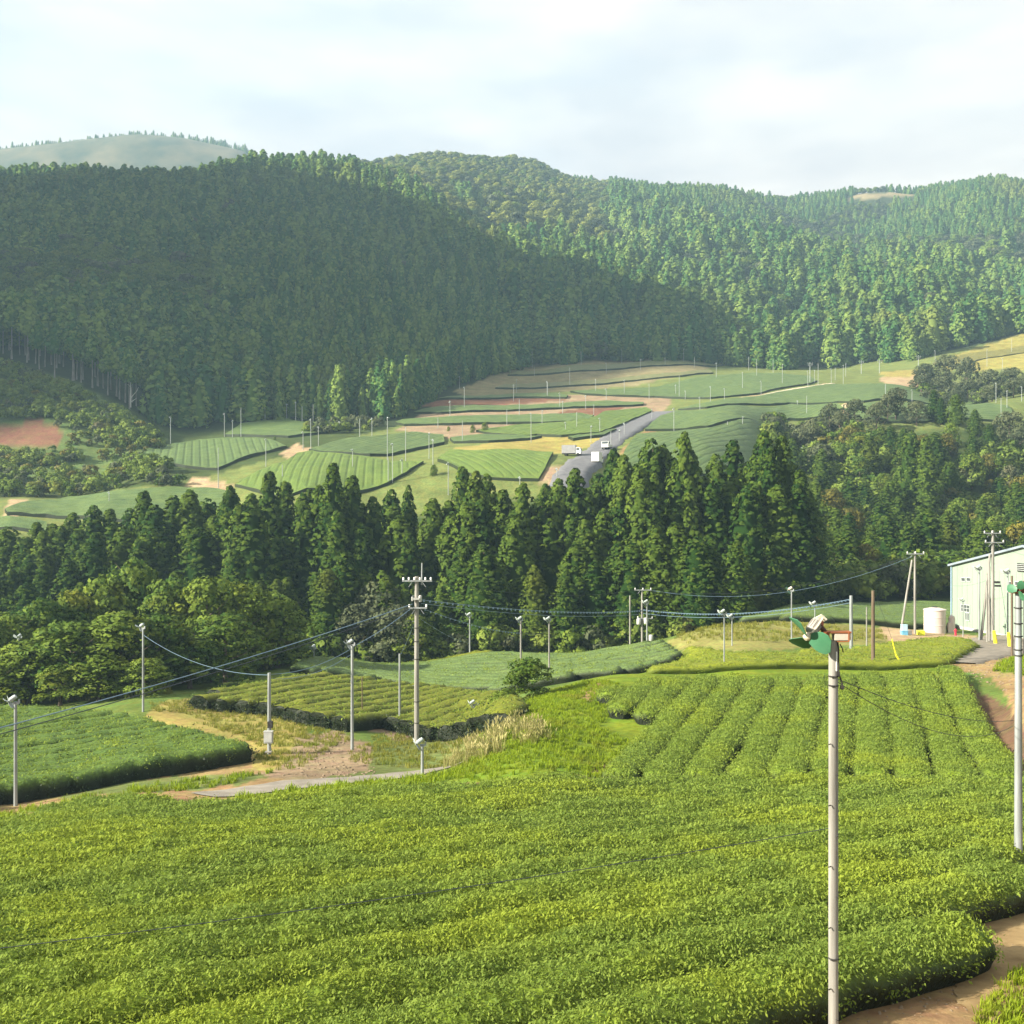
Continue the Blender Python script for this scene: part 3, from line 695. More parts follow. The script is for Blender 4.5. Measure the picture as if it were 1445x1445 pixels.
        tilt = np.where(f < 3.3, -1.1, np.where(f > 8.7, 1.1, (f - 6) / 3 * 0.35)) + r.normal(0, 0.2, q)
        ax = math.atan2(nr[1], nr[0])
        # tilt about the row's own axis, then turn about the vertical: as XYZ euler (x tilt, y tilt, spin)
        rot = np.stack([-tilt * nr[1], tilt * nr[0], r.uniform(0, 6.28, q)], 1)
        sc = lsize * r.uniform(0.75, 1.3, q) * np.clip((dist / 17.0) ** 0.5, 0.85, 2.0)
        if q: scatter('leaves', Pn - np.array([0, 0, 0.01]), rot, sc, r.integers(0, 4, q), GN_SHOOT, o)
    if block:      # old dark leaves on the clipped faces
        r = np.random.default_rng(hedge_no[0] + 900); G = V.reshape(n + 1, m, 3)
        q = int((s1 - s0) * 9) + 90
        k = r.uniform(0, n - 0.01, q); k[:90] = np.where(r.uniform(0, 1, 90) < 0.5, 0.0, n - 0.01)
        k0 = k.astype(int); a = (k - k0)[:, None]
        f = np.where(r.uniform(0, 1, q) < 0.5, r.uniform(0.3, 2.9, q), r.uniform(9.1, 11.7, q)); f0 = f.astype(int); bfr = (f - f0)[:, None]
        Pn = (G[k0, f0] * (1 - a) + G[k0 + 1, f0] * a) * (1 - bfr) + (G[k0, f0 + 1] * (1 - a) + G[k0 + 1, f0 + 1] * a) * bfr
        cen = np.array([CXs[k0], CYs[k0]]).T; u_ = r.uniform(0, 1, (90, 1)); Pn[:90, :2] = Pn[:90, :2] * u_ + cen[:90] * (1 - u_)
        tl = np.where(f < 6, -1.2, 1.2)
        rot = np.stack([-tl * nr[1], tl * nr[0], r.uniform(0, 6.28, q)], 1)
        rot[:90] = np.stack([np.where(k[:90] < 1, 1, -1) * -dr[1] * -1.2, np.where(k[:90] < 1, 1, -1) * dr[0] * -1.2, r.uniform(0, 6.28, 90)], 1)
        scatter('old_leaves', Pn, rot, lsize * r.uniform(1.6, 2.6, q), r.integers(0, 2, q), GN_OLD, o)
    return o

def field_rows(poly, dr, pitch, start, mat, dens, labels, group, **kw):
    """rows parallel to dr across a field given by ground points; labels(i, n, run) -> label"""
    dr = np.array(dr, float); dr /= np.hypot(*dr); nr = np.array([dr[1], -dr[0]])
    Q = np.array([(p.x, p.y) for p in poly])
    pp = Q @ nr; ss = Q @ dr
    offs = np.arange(start, pp.max() + pitch, pitch); offs = np.concatenate([np.arange(start, pp.min() - pitch, -pitch)[::-1], offs[1:]])
    runs = []
    for o_ in offs:
        S = np.arange(ss.min() - 1, ss.max() + 1, 0.25)
        ok = inside([(a, b) for a, b in Q], nr[0] * o_ + dr[0] * S, nr[1] * o_ + dr[1] * S)
        e = np.flatnonzero(np.diff(np.concatenate([[0], ok.astype(int), [0]])))
        for a, b in zip(e[0::2], e[1::2]):
            if (b - a) * 0.25 > 1.4: runs.append((o_, S[a], S[b - 1]))
    out = []
    for i, (o_, a, b) in enumerate(runs):
        out.append(hedge_row('tea_hedge', (nr[0] * o_, nr[1] * o_), dr, a, b, mat(i, len(runs)) if callable(mat) else mat, dens, labels(i, len(runs)), group, **kw))
    return out

ORD = ['first', 'second', 'third', 'fourth', 'fifth', 'sixth', 'seventh', 'eighth', 'ninth', 'tenth', 'eleventh', 'twelfth', 'thirteenth', 'fourteenth', 'fifteenth', 'sixteenth', 'seventeenth', 'eighteenth', 'nineteenth', 'twentieth']
def ordn(i):
    if i < 20: return ORD[i]
    tens = {20: 'twenty', 30: 'thirty', 40: 'forty', 50: 'fifty', 60: 'sixty', 70: 'seventy', 80: 'eighty', 90: 'ninety'}
    a, b_ = (i + 1) // 10 * 10, (i + 1) % 10
    if b_ == 0: return tens[a][:-1] + 'ieth'
    return tens[a] + '-' + ORD[b_ - 1]

# foreground field
A = hits([(-420, 1225), (0, 1156), (130, 1124), (300, 1130), (420, 1124), (480, 1112), (620, 1106), (700, 1099), (800, 1093), (1000, 1091), (1200, 1089), (1445, 1094), (1700, 1104), (1640, 1140), (1475, 1208), (1412, 1250), (1352, 1318), (1165, 1385), (1020, 1435), (900, 1500), (500, 1640), (-400, 2300), (-1200, 1900)], 0.85)
dA = np.array([0.7915, 0.6112]); nA = np.array([dA[1], -dA[0]])
e0 = hit(1190, 1400, 0.6); startA = float(np.dot(nA, (e0.x, e0.y))) - 0.8
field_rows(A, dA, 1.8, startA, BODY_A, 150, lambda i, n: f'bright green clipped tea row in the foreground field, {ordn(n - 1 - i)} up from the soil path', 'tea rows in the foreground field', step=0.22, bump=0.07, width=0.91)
# sloping field behind it, rows running away from the viewer
B = hits([(838, 1082), (880, 1050), (918, 1012), (912, 1004), (846, 990), (858, 968), (930, 954), (1000, 950), (1100, 952), (1200, 948), (1285, 946), (1335, 938), (1372, 950), (1400, 978), (1425, 1012), (1445, 1062), (1520, 1086), (1445, 1092), (1200, 1087), (1000, 1089)], 0.85, 40)
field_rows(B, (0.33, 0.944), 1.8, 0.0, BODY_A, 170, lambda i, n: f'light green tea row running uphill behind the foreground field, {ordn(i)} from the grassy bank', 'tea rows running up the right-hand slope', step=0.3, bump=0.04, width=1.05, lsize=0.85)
# deep green field at the left with dark hedge fronts
C = hits([(-330, 1135), (0, 1104), (100, 1089), (230, 1067), (325, 1053), (350, 1046), (305, 1036), (250, 1022), (195, 1008), (150, 1001), (60, 994), (-100, 993), (-330, 1000)], 1.15, 40)
c0, c1 = hit(0, 1104, 1.15, 40), hit(325, 1053, 1.15, 40)
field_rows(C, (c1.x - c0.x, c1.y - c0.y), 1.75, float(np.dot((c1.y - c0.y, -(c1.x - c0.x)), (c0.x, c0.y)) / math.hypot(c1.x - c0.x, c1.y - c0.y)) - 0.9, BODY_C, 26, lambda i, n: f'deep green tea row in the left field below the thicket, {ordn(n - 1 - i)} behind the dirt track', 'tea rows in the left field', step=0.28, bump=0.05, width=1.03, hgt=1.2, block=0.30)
# yellow-green field with block-like hedge ends
D = hits([(262, 977), (330, 966), (400, 952), (450, 946), (540, 956), (620, 963), (700, 971), (735, 985), (712, 1010), (670, 1011), (545, 1007), (500, 1012), (440, 1004), (380, 990), (310, 984)], 1.15, 60)
d0, d1 = hit(430, 1000, 1.1, 60), hit(560, 982, 1.1, 60)
field_rows(D, (d1.x - d0.x, d1.y - d0.y), 1.8, 0.0, BODY_D, 18, lambda i, n: f'yellow-green tea row with dark block-like end above the eroded bank, {ordn(i)} from its left edge', 'yellow-green tea rows above the eroded bank', step=0.3, bump=0.05, width=0.96, hgt=1.12, block=0.05)
E = hits([(405, 939), (430, 926), (560, 922), (700, 917), (900, 904), (945, 900), (965, 918), (900, 938), (830, 950), (720, 966), (640, 963), (540, 955), (480, 946)], 0.85, 90)
e0_, e1_ = hit(600, 940, 0.9, 90), hit(900, 922, 0.9, 90)
field_rows(E, (e1_.x - e0_.x, e1_.y - e0_.y), 1.8, 0.0, lambda i, n: BODY_D if i < n * 0.34 else BODY_E, 12, lambda i, n: f'{"yellowish" if i < n * 0.34 else "grey-green"} tea row in the field below the cedar belt, {ordn(n - 1 - i)} from its near edge', 'grey-green tea rows below the cedar belt', step=0.5, bump=0.05, width=1.06)
Fp = hits([(945, 898), (985, 906), (1050, 916), (1150, 913), (1250, 902), (1340, 894), (1385, 901), (1340, 926), (1290, 941), (1200, 946), (1000, 949), (880, 952), (905, 940), (970, 918)], 0.85, 82)
f0_, f1_ = hit(1000, 930, 0.9, 80), hit(1200, 926, 0.9, 80)
field_rows(Fp, (f1_.x - f0_.x, f1_.y - f0_.y), 1.8, 0.0, BODY_F, 22, lambda i, n: f'olive-yellow tea row across the hilltop below the factory, {ordn(n - 1 - i)} from the near side', 'olive tea rows on the hilltop', step=0.5, bump=0.06, width=1.03, hgt=0.72)
G_ = [at(1040, 121), at(1130, 119), at(1265, 119), at(1352, 121), at(1362, 150), at(1200, 150), at(1060, 138)]
g0, g1 = G_[0], G_[2]
field_rows(G_, (g1.x - g0.x, g1.y - g0.y), 1.8, 0.0, BODY_E, 8, lambda i, n: f'mid green tea row behind the white tank, {ordn(n - 1 - i)} back from the dry grass', 'tea rows behind the white tank', step=0.6, bump=0.05, width=1.05)

# ------------------------------------------------------------------ tea fields across the valley: each a clipped block of hedges
def tea_field(poly, label, mat=None, h=0.68, dmin=185, cell=2.2):
    pts = hits(poly, h * 0.5, dmin)
    # resample the outline
    ring = []
    for a, b in zip(pts, pts[1:] + pts[:1]):
        n = max(1, int((Vector((b.x, b.y)) - Vector((a.x, a.y))).length / 2.0))
        for k in range(n): ring.append(Vector((a.x + (b.x - a.x) * k / n, a.y + (b.y - a.y) * k / n)))
    xs_ = [p.x for p in ring]; ys_ = [p.y for p in ring]
    RX = np.array([(p.x, p.y) for p in ring]); ce = RX.mean(0); ev = np.linalg.eigh(np.cov((RX - ce).T))[1][:, 1]; en = np.array([ev[1], -ev[0]])
    ring2 = [Vector(ce + (np.array((p.x, p.y)) - ce) * (1 + 0.9 / max(4.0, np.hypot(p.x - ce[0], p.y - ce[1])))) for p in ring]
    ring = ring2; RX = np.array([(p.x, p.y) for p in ring])
    A2, N2 = (RX - ce) @ ev, (RX - ce) @ en
    ga, gn = np.meshgrid(np.arange(A2.min(), A2.max(), 1.3), np.arange(N2.min(), N2.max(), 0.45))
    gx = ce[0] + ev[0] * ga + en[0] * gn; gy = ce[1] + ev[1] * ga + en[1] * gn
    sh = np.array([(ce + (q - ce) * (1 - 0.5 / max(2.0, np.hypot(*(q - ce))))) for q in RX])
    ok = inside(sh, gx, gy)
    co = ring + [Vector((a, b)) for a, b in zip(gx[ok], gy[ok])]
    n = len(ring)
    vs, es, fs, *_ = delaunay_2d_cdt(co, [(i, (i + 1) % n) for i in range(n)], [list(range(n))], 1, 0.02)
    vx = np.array([v.x for v in vs]); vy = np.array([v.y for v in vs])
    z = H(vx, vy)
    wN = (vx - ce[0]) * en[0] + (vy - ce[1]) * en[1] - N2.min(); gr = np.exp(-((np.mod(wN, 1.8) - 0.9) / 0.22) ** 2)
    top = np.stack([vx, vy, z + h - 0.12 * gr * (np.arange(len(vx)) >= n) + (vnoise(vx * 0.4, vy * 0.4, 8) - 0.5) * 0.3], 1)
    cnt = {}
    for f in fs:
        for a, b in zip(f, list(f[1:]) + [f[0]]): cnt[(a, b)] = 1
    F = [tuple(f) for f in fs]; V = [tuple(p) for p in top]; tone = list(1.0 - 0.12 * gr * (np.arange(len(vx)) >= n))
    bd = [(a, b) for (a, b) in cnt if (b, a) not in cnt]
    for a, b in bd:
        o = len(V)
        V += [V[a], V[b], (vx[b], vy[b], z[b] - 0.5), (vx[a], vy[a], z[a] - 0.5)]; tone += [0.1, 0.1, 0, 0]
        F.append((o, o + 3, o + 2, o + 1))
    me = bpy.data.meshes.new('tea_field'); me.from_pydata(V, [], F); me.update()
    atr = me.attributes.new('tone', 'FLOAT', 'POINT'); atr.data.foreach_set('value', np.array(tone, np.float32))
    me.materials.append(mat or BODY_V)
    o = link('tea_field', me)
    return tag(o, label, 'tea field', 'clipped tea fields across the valley', 'thing')
TF = tea_field
TF([(206, 636), (240, 629), (280, 622), (320, 619), (376, 621), (399, 630), (376, 636), (340, 646), (306, 660), (263, 657), (220, 652)], 'leaf-shaped green tea field left of the dirt ramp, below a row of poles')
TF([(322, 613), (343, 599), (376, 595), (406, 592), (421, 596), (480, 597), (515, 598), (503, 602), (471, 607), (435, 612), (407, 615), (375, 614)], 'long tea field tucked against the foot of the dark forest')
TF([(441, 634), (463, 628), (486, 621), (543, 616), (579, 611), (622, 615), (622, 625), (579, 634), (546, 641), (523, 641), (496, 639), (463, 637)], 'tea field with a dark lower hedge beside the shrubby hollow')
TF([(338, 682), (373, 664), (408, 651), (421, 641), (441, 638), (463, 641), (530, 648), (546, 652), (592, 652), (568, 667), (543, 681), (500, 692), (400, 700)], 'broad tea field just behind the cedar tops, left of the olive slope', BODY_VB)
TF([(638, 636), (676, 637), (777, 639), (765, 660), (757, 674), (693, 672), (660, 665), (623, 648)], 'bright green rectangular tea field left of the road', BODY_VB)
TF([(14, 719), (45, 709), (100, 703), (180, 695), (260, 690), (300, 691), (322, 697), (310, 732), (180, 734), (117, 727), (72, 727), (18, 724)], 'low dark green tea field behind the leftmost cedars')
TF([(-60, 752), (-40, 741), (58, 738), (62, 750)], 'small bright grass-green tea patch at the left edge')
TF([(588, 582), (600, 577), (700, 573), (800, 569), (852, 566), (905, 568), (904, 571), (850, 573.5), (760, 576.5), (700, 579), (635, 581.5)], 'narrow tea terrace below the band of red soil')
TF([(562, 596), (572, 592), (626, 589), (743, 586), (816, 584), (834, 587), (826, 591), (800, 595), (700, 596), (640, 598), (575, 599)], 'blue-green tea terrace with a rounded right end')
TF([(618, 563), (635, 560), (726, 556), (776, 555), (798, 558), (796, 561), (726, 560), (660, 562)], 'thin tea terrace above the band of red soil')
TF([(702, 547), (715, 543), (760, 541), (841, 537), (881, 533), (959, 526), (1000, 522), (1003, 526), (959, 530.5), (881, 537.5), (841, 542), (760, 547)], 'long straight tea terrace across the brown slope', tea_body('tea_body_dry', (0.145, 0.155, 0.06), (0.17, 0.17, 0.07), (0.016, 0.022, 0.010)))
TF([(719, 529), (735, 524), (790, 519), (856, 515), (900, 512), (985, 511), (1020, 514), (989, 515), (939, 515), (856, 521), (760, 528)], 'highest tea terrace under the dark forest edge', tea_body('tea_body_brownish', (0.125, 0.14, 0.05), (0.15, 0.155, 0.06), (0.016, 0.022, 0.010)))
TF([(808, 552), (860, 550), (930, 546), (1000, 531), (1060, 527), (1141, 531), (1150, 537), (1141, 541), (1083, 550), (1066, 555), (1002, 561), (926, 559), (881, 558), (831, 556)], 'wide tea field under the forest, bounded below by the gravel track')
TF([(960, 577), (1000, 568), (1050, 562), (1090, 556), (1138, 548), (1165, 543), (1231, 542), (1250, 542), (1290, 549), (1321, 556), (1371, 563), (1391, 566), (1300, 567), (1218, 566), (1183, 566), (1116, 568), (1050, 570), (1000, 574)], 'broad pale green tea field below the gravel track')
TF([(937, 587), (959, 580), (1000, 578), (1050, 574), (1116, 571), (1178, 570), (1188, 577), (1170, 583), (1110, 591), (1090, 595), (1071, 596), (1000, 601), (913, 606), (922, 598)], 'tea field right of the road above the grey shrubs')
TF([(905, 613), (1000, 606), (1085, 600), (1095, 612), (1080, 655), (1000, 668), (880, 668), (884, 638)], 'smooth blue-green tea field right of the road, behind tall cedars', BODY_V)
TF([(1206, 573), (1300, 571), (1391, 570), (1420, 573), (1425, 582), (1400, 592), (1300, 594), (1240, 594), (1208, 590), (1196, 576)], 'flat tea field beside the pale concrete ramp', BODY_V)
TF([(676, 607), (743, 599), (800, 596), (840, 589), (853, 581), (910, 576), (918, 580), (883, 594), (846, 610), (793, 614), (760, 613), (743, 615), (690, 610)], 'green tea field curving along the left side of the road', BODY_VB)
TF([(640, 619), (680, 614), (743, 616.5), (760, 615.5), (740, 619), (690, 622), (645, 623)], 'narrow strip of tea hedge above the rough grass verge')
TF([(806, 616), (846, 612), (862, 606), (868, 606), (850, 614), (812, 619)], 'small tea hedge strip beside the road bend')
TF([(1330, 514), (1360, 500), (1445, 488), (1500, 484), (1500, 492), (1445, 497), (1390, 505), (1345, 517)], 'yellow-flowered terrace at the right edge under the woods', tea_body('tea_body_gold', (0.16, 0.15, 0.04), (0.20, 0.18, 0.045), (0.05, 0.05, 0.02)), 0.5)
# ------------------------------------------------------------------ trees
CEDAR = leaf_mat('cedar_needles', (0.018, 0.046, 0.008), (0.100, 0.145, 0.020), (0.105, 0.105, 0.015), 0.22, 0.55, 0.03, 0.7, 0.05, warm_lo=0.60)
CEDAR_FAR = leaf_mat('far_needles', (0.048, 0.122, 0.034), (0.195, 0.265, 0.054), (0.230, 0.235, 0.055), 0.25, 0.95, 0.03, 0.8, 0.012, warm_lo=0.58)
BROAD = leaf_mat('broad_leaves', (0.042, 0.088, 0.014), (0.180, 0.240, 0.032), (0.195, 0.205, 0.022), 0.28, 0.6, 0.06, 0.6, 0.22, warm_lo=0.56)
BROAD_GREY = leaf_mat('grey_leaves', (0.045, 0.062, 0.028), (0.130, 0.145, 0.066), (0.15, 0.11, 0.06), 0.25, 0.6, 0.15, 0.7, 0.10, warm_lo=0.60)
BROAD_GOLD = leaf_mat('yellowing_leaves', (0.055, 0.060, 0.010), (0.235, 0.205, 0.025), None, 0.3, 0.4, 0.2, 0.6)
BARK = surf('bark', (0.085, 0.062, 0.045), (0.16, 0.125, 0.095), 3.0, 0.9, bump=0.6, stretch=(1, 1, 0.25))
PALEBARK = surf('pale_bark', (0.15, 0.135, 0.125), (0.27, 0.25, 0.235), 2.0, 0.9, bump=0.4, stretch=(1, 1, 0.25))

def clump_faces(cents, nrm, rad, nleaf, size, r, tone, spread=0.75, droop=0.0):
    """leaf faces on the outer half of each clump"""
    n = len(cents)
    d = rand_dirs(n * nleaf, r)
    N_ = np.repeat(nrm, nleaf, 0)
    d = d + N_ * spread * 1.3; d /= np.linalg.norm(d, axis=1, keepdims=True)
    rd = np.repeat(rad, nleaf)[:, None] * r.uniform(0.7, 1.1, (n * nleaf, 1))
    C = np.repeat(cents, nleaf, 0) + d * rd * np.array([1, 1, 0.85])
    nn = d + r.normal(0, 0.35, d.shape); nn[:, 2] += 0.15 - droop
    nn /= np.linalg.norm(nn, axis=1, keepdims=True)
    V, F = leaf_quads(C, nn, r.uniform(0.65, 1.35, len(C)) * size, r, 1.15)
    # each leaf keeps its clump's tone, varied at random
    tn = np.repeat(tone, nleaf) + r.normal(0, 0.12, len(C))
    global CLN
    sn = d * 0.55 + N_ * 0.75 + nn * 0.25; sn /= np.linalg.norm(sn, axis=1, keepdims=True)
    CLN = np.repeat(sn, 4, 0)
    return V, F, np.repeat(np.clip(tn, 0, 1), 4)

def conifer(seed, Hh, Rr, nclump, nleaf, size, mat, low=0.06, point=0.8, lump=0.16, crad=0.9, core=True):
    r = np.random.default_rng(seed)
    # side branches spiral up; foliage clumps hang at their ends
    t = np.sort(r.uniform(0, 1, nclump) ** 1.05)
    ang = np.arange(nclump) * 2.399 + r.normal(0, 0.35, nclump)
    prof = lambda q: np.minimum(1.0, 0.42 + 3.0 * q) * (1 - q ** 1.6) ** point
    # big lobes make the outline uneven
    lob = 1 + lump * np.sin(ang * 2 + seed + t * 9) + lump * 0.8 * np.sin(ang * 3 - t * 17 + seed * 2.1)
    rr = Rr * prof(t) * lob * r.uniform(0.78, 1.02, nclump)
    z = Hh * (low + (1 - low) * t * 0.985)
    C = np.stack([np.cos(ang) * rr, np.sin(ang) * rr, z - 0.12 * rr], 1)
    nrm = np.stack([np.cos(ang), np.sin(ang), 0.35 + 0.9 * t], 1); nrm /= np.linalg.norm(nrm, axis=1, keepdims=True)
    rad = crad * (1.15 - 0.7 * t) * r.uniform(0.75, 1.25, nclump)
    V, F, tone = clump_faces(C, nrm, rad, nleaf, size * 1.0, r, np.clip(r.normal(0.45, 0.2, nclump), 0, 1), 0.8)
    Vs, Fs, Ts = [V], [F], [tone]
    if core:
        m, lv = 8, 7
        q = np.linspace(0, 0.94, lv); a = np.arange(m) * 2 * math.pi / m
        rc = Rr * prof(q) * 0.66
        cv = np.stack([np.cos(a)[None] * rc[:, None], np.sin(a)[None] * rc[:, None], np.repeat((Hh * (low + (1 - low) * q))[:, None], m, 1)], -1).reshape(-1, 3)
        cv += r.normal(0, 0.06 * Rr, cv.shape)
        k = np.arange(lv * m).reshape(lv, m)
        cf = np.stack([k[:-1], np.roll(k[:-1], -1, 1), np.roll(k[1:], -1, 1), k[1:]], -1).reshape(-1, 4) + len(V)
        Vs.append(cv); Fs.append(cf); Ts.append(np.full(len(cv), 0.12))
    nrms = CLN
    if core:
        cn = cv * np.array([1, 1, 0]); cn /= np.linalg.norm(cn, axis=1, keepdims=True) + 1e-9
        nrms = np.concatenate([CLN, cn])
    me = mesh_np('crown', np.concatenate(Vs), np.concatenate(Fs), mat, True, {'tone': np.concatenate(Ts)})
    me.normals_split_custom_set_from_vertices(nrms.astype(np.float32))
    return me

def trunk_mesh(seed, Hh, r0, mat, limbs=0, limb_from=0.3, limb_len=3.0, lean=0.0):
    r = random.Random(seed); mb = MB()
    n = 7; pts = []
    for k in range(n + 1):
        q = k / n
        pts.append((lean * Hh * q + r.uniform(-0.03, 0.03) * Hh * 0.3 * q, r.uniform(-0.03, 0.03) * Hh * 0.3 * q, Hh * q - 0.4 * (k == 0)))
    for k in range(n):
        ra = r0 * (1 - 0.85 * k / n); rb = r0 * (1 - 0.85 * (k + 1) / n)
        mb.tube(pts[k], pts[k + 1], ra * (1.35 if k == 0 else 1), rb, 7, cap=(k == n - 1))
    for i in range(limbs):
        q = limb_from + (0.95 - limb_from) * (i + r.random()) / limbs
        b = Vector(pts[0]).lerp(Vector(pts[-1]), q); a = i * 2.4 + r.random()
        ln = limb_len * (1.2 - 0.6 * q) * r.uniform(0.7, 1.1)
        m_ = b + Vector((math.cos(a) * ln * 0.5, math.sin(a) * ln * 0.5, ln * 0.28)); e = m_ + Vector((math.cos(a + 0.3) * ln * 0.5, math.sin(a + 0.3) * ln * 0.5, ln * 0.42))
        rl = r0 * 0.42 * (1 - 0.5 * q)
        mb.tube(b, m_, rl, rl * 0.65, 5); mb.tube(m_, e, rl * 0.65, rl * 0.2, 5)
    return mb.mesh('trunk', mat, True)

def broadleaf(seed, Hh, Rr, nlobe, per, nleaf, size, mat, base=0.3, flat=1.0, crad=0.55):
    """crown of uneven lobes, each covered with leaf clumps; gaps between the lobes"""
    r = np.random.default_rng(seed)
    Cs, Ns, Rs, Ts = [], [], [], []
    for i in range(nlobe):
        a = i * 2.399 + r.uniform(-0.4, 0.4); q = (i + 0.5) / nlobe
        rr = Rr * 0.64 * math.sqrt(q) * r.uniform(0.75, 1.1)
        lr = Rr * r.uniform(0.30, 0.50) * (1.1 - 0.3 * q)
        zc = Hh * (1 - 0.16) - lr * 0.5 - (Hh * (1 - base) * 0.75) * (q ** 1.3) * flat * r.uniform(0.6, 1.1)
        c = np.array([math.cos(a) * rr, math.sin(a) * rr, max(zc, Hh * base)])
        d = rand_dirs(per, r); d[:, 2] = np.where(d[:, 2] < -0.35, -d[:, 2], d[:, 2])
        lrz = lr * r.uniform(0.7, 0.95)
        Cs.append(c + d * np.array([lr, lr, lrz]) * r.uniform(0.82, 1.05, (per, 1))); Ns.append(d); Rs.append(np.full(per, crad) * r.uniform(0.7, 1.3, per))
        Ts.append(np.clip(r.normal(0.42 + 0.12 * r.normal(), 0.15, per), 0, 1))
    C, N_, Rd, T = np.concatenate(Cs), np.concatenate(Ns), np.concatenate(Rs), np.concatenate(Ts)
    V, F, tone = clump_faces(C, N_, Rd, nleaf, size, r, T, 0.55)
    me = mesh_np('crown', V, F, mat, True, {'tone': tone})
    me.normals_split_custom_set_from_vertices(CLN.astype(np.float32))
    return me

TREE_N = {}
def put_tree(name, crown, trunk, loc, scale, rz, label, group, cat='tree', sxy=1.0, tilt=0.0):
    o = thing(name, loc, label, cat, group, rz)
    o.scale = (scale * sxy, scale * sxy, scale)
    o.rotation_euler = (tilt, 0, rz)
    if trunk is not None: link('trunk', trunk, o)
    link('crown', crown, o)
    return o

# kinds
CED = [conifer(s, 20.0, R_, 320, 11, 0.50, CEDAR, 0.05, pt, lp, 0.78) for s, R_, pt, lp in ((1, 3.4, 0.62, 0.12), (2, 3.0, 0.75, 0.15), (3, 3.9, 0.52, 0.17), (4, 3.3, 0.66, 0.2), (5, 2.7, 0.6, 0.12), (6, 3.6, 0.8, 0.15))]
CTR = [trunk_mesh(10 + i, 19.0, 0.28, BARK, 0) for i in range(2)]
BL = [broadleaf(20 + i, 11.0, 4.3, n, 30, 9, 0.42, m_, 0.04) for i, (n, m_) in enumerate(((16, BROAD), (14, BROAD), (18, BROAD), (15, BROAD)))]
BG = [broadleaf(30 + i, 11.0, 4.8, 13, 28, 8, 0.48, BROAD_GREY, 0.2, 1.0) for i in range(3)]
BY = [broadleaf(40 + i, 11.0, 4.4, 13, 28, 8, 0.46, BROAD_GOLD, 0.2) for i in range(2)]
BTR = [trunk_mesh(50 + i, 8.6, 0.26, BARK, 9, 0.22, 4.0) for i in range(3)]

# ---- the cedar belt across the gully: ranks of tall trees, tops read from the photograph's outline
top_x = [-60, 0, 50, 100, 150, 200, 250, 300, 335, 370, 400, 440, 475, 500, 535, 575, 620, 655, 690, 740, 790, 830, 870, 905, 935, 965, 990, 1015, 1045, 1080, 1110]
top_y = [745, 742, 728, 722, 712, 690, 700, 695, 662, 682, 690, 672, 650, 664, 700, 684, 690, 655, 668, 680, 664, 672, 640, 622, 640, 606, 640, 632, 640, 604, 640]
belt = []
r_ = random.Random(5)
peaks = [(10, 742), (52, 735), (75, 738), (103, 722), (133, 712), (155, 716), (178, 745), (203, 690), (246, 698), (268, 690), (292, 702), (325, 684), (355, 695), (380, 662), (403, 676), (436, 690), (470, 650), (497, 668), (527, 700), (552, 690), (576, 684), (610, 702), (653, 655), (671, 664), (687, 668), (710, 688), (738, 680), (770, 682), (788, 674), (812, 660), (845, 668), (866, 632), (880, 640), (905, 648), (920, 618), (936, 626), (965, 608), (972, 632), (1010, 640), (1034, 618), (1055, 650), (1078, 606), (1103, 612), (1128, 660), (1140, 690)]
for x, y in peaks: belt.append((x, y, r_.uniform(146, 162), 'back'))
for k in range(48):
    x = -30 + k * 24.5 + r_.uniform(-8, 8)
    y = np.interp(x, top_x, top_y) + r_.uniform(34, 70)
    belt.append((x, y, r_.uniform(140, 147), 'middle'))
for k in range(40):
    x = -20 + k * 27 + r_.uniform(-9, 9)
    if x > 1050: continue
    y = np.interp(x, top_x, top_y) + r_.uniform(88, 150)
    belt.append((x, y, r_.uniform(130, 137), 'front'))
for k in range(44):
    x = -25 + k * 26.5 + r_.uniform(-9, 9)
    belt.append((x, np.interp(x, top_x, top_y) + r_.uniform(16, 38), r_.uniform(148, 158), 'second'))
rank_i = {}
belt.sort(key=lambda b: b[0])
tot = {k: sum(1 for b in belt if b[3] == k) for k in ('back', 'second', 'middle', 'front')}
for x, y, d, rank in belt:
    base = at(x, d)
    ztop = CZ + (CY - y) / FOC * d
    hgt = max(9.0, ztop - base.z)
    i = rank_i[rank] = rank_i.get(rank, -1) + 1
    v = r_.randrange(6)
    width = np.clip(r_.uniform(0.9, 1.15) * (3.0 + 0.045 * hgt) / 3.45 / (hgt / 20.0), 0.55, 1.4)
    if abs(x - 576) < 3 and rank == 'back': v, width = 4, 0.62
    look = ['dark green', 'slender dark', 'broad mid-green', 'deep green', 'narrow olive-green', 'dense green'][v]
    put_tree('cedar_tree', CED[v], CTR[i % 2], base, hgt / 20.0, r_.uniform(0, 6.28), f'{look} cedar in the {rank} rank of the valley belt, {ordn(i)} from the left', 'cedars in the belt across the valley', 'cedar tree', width)

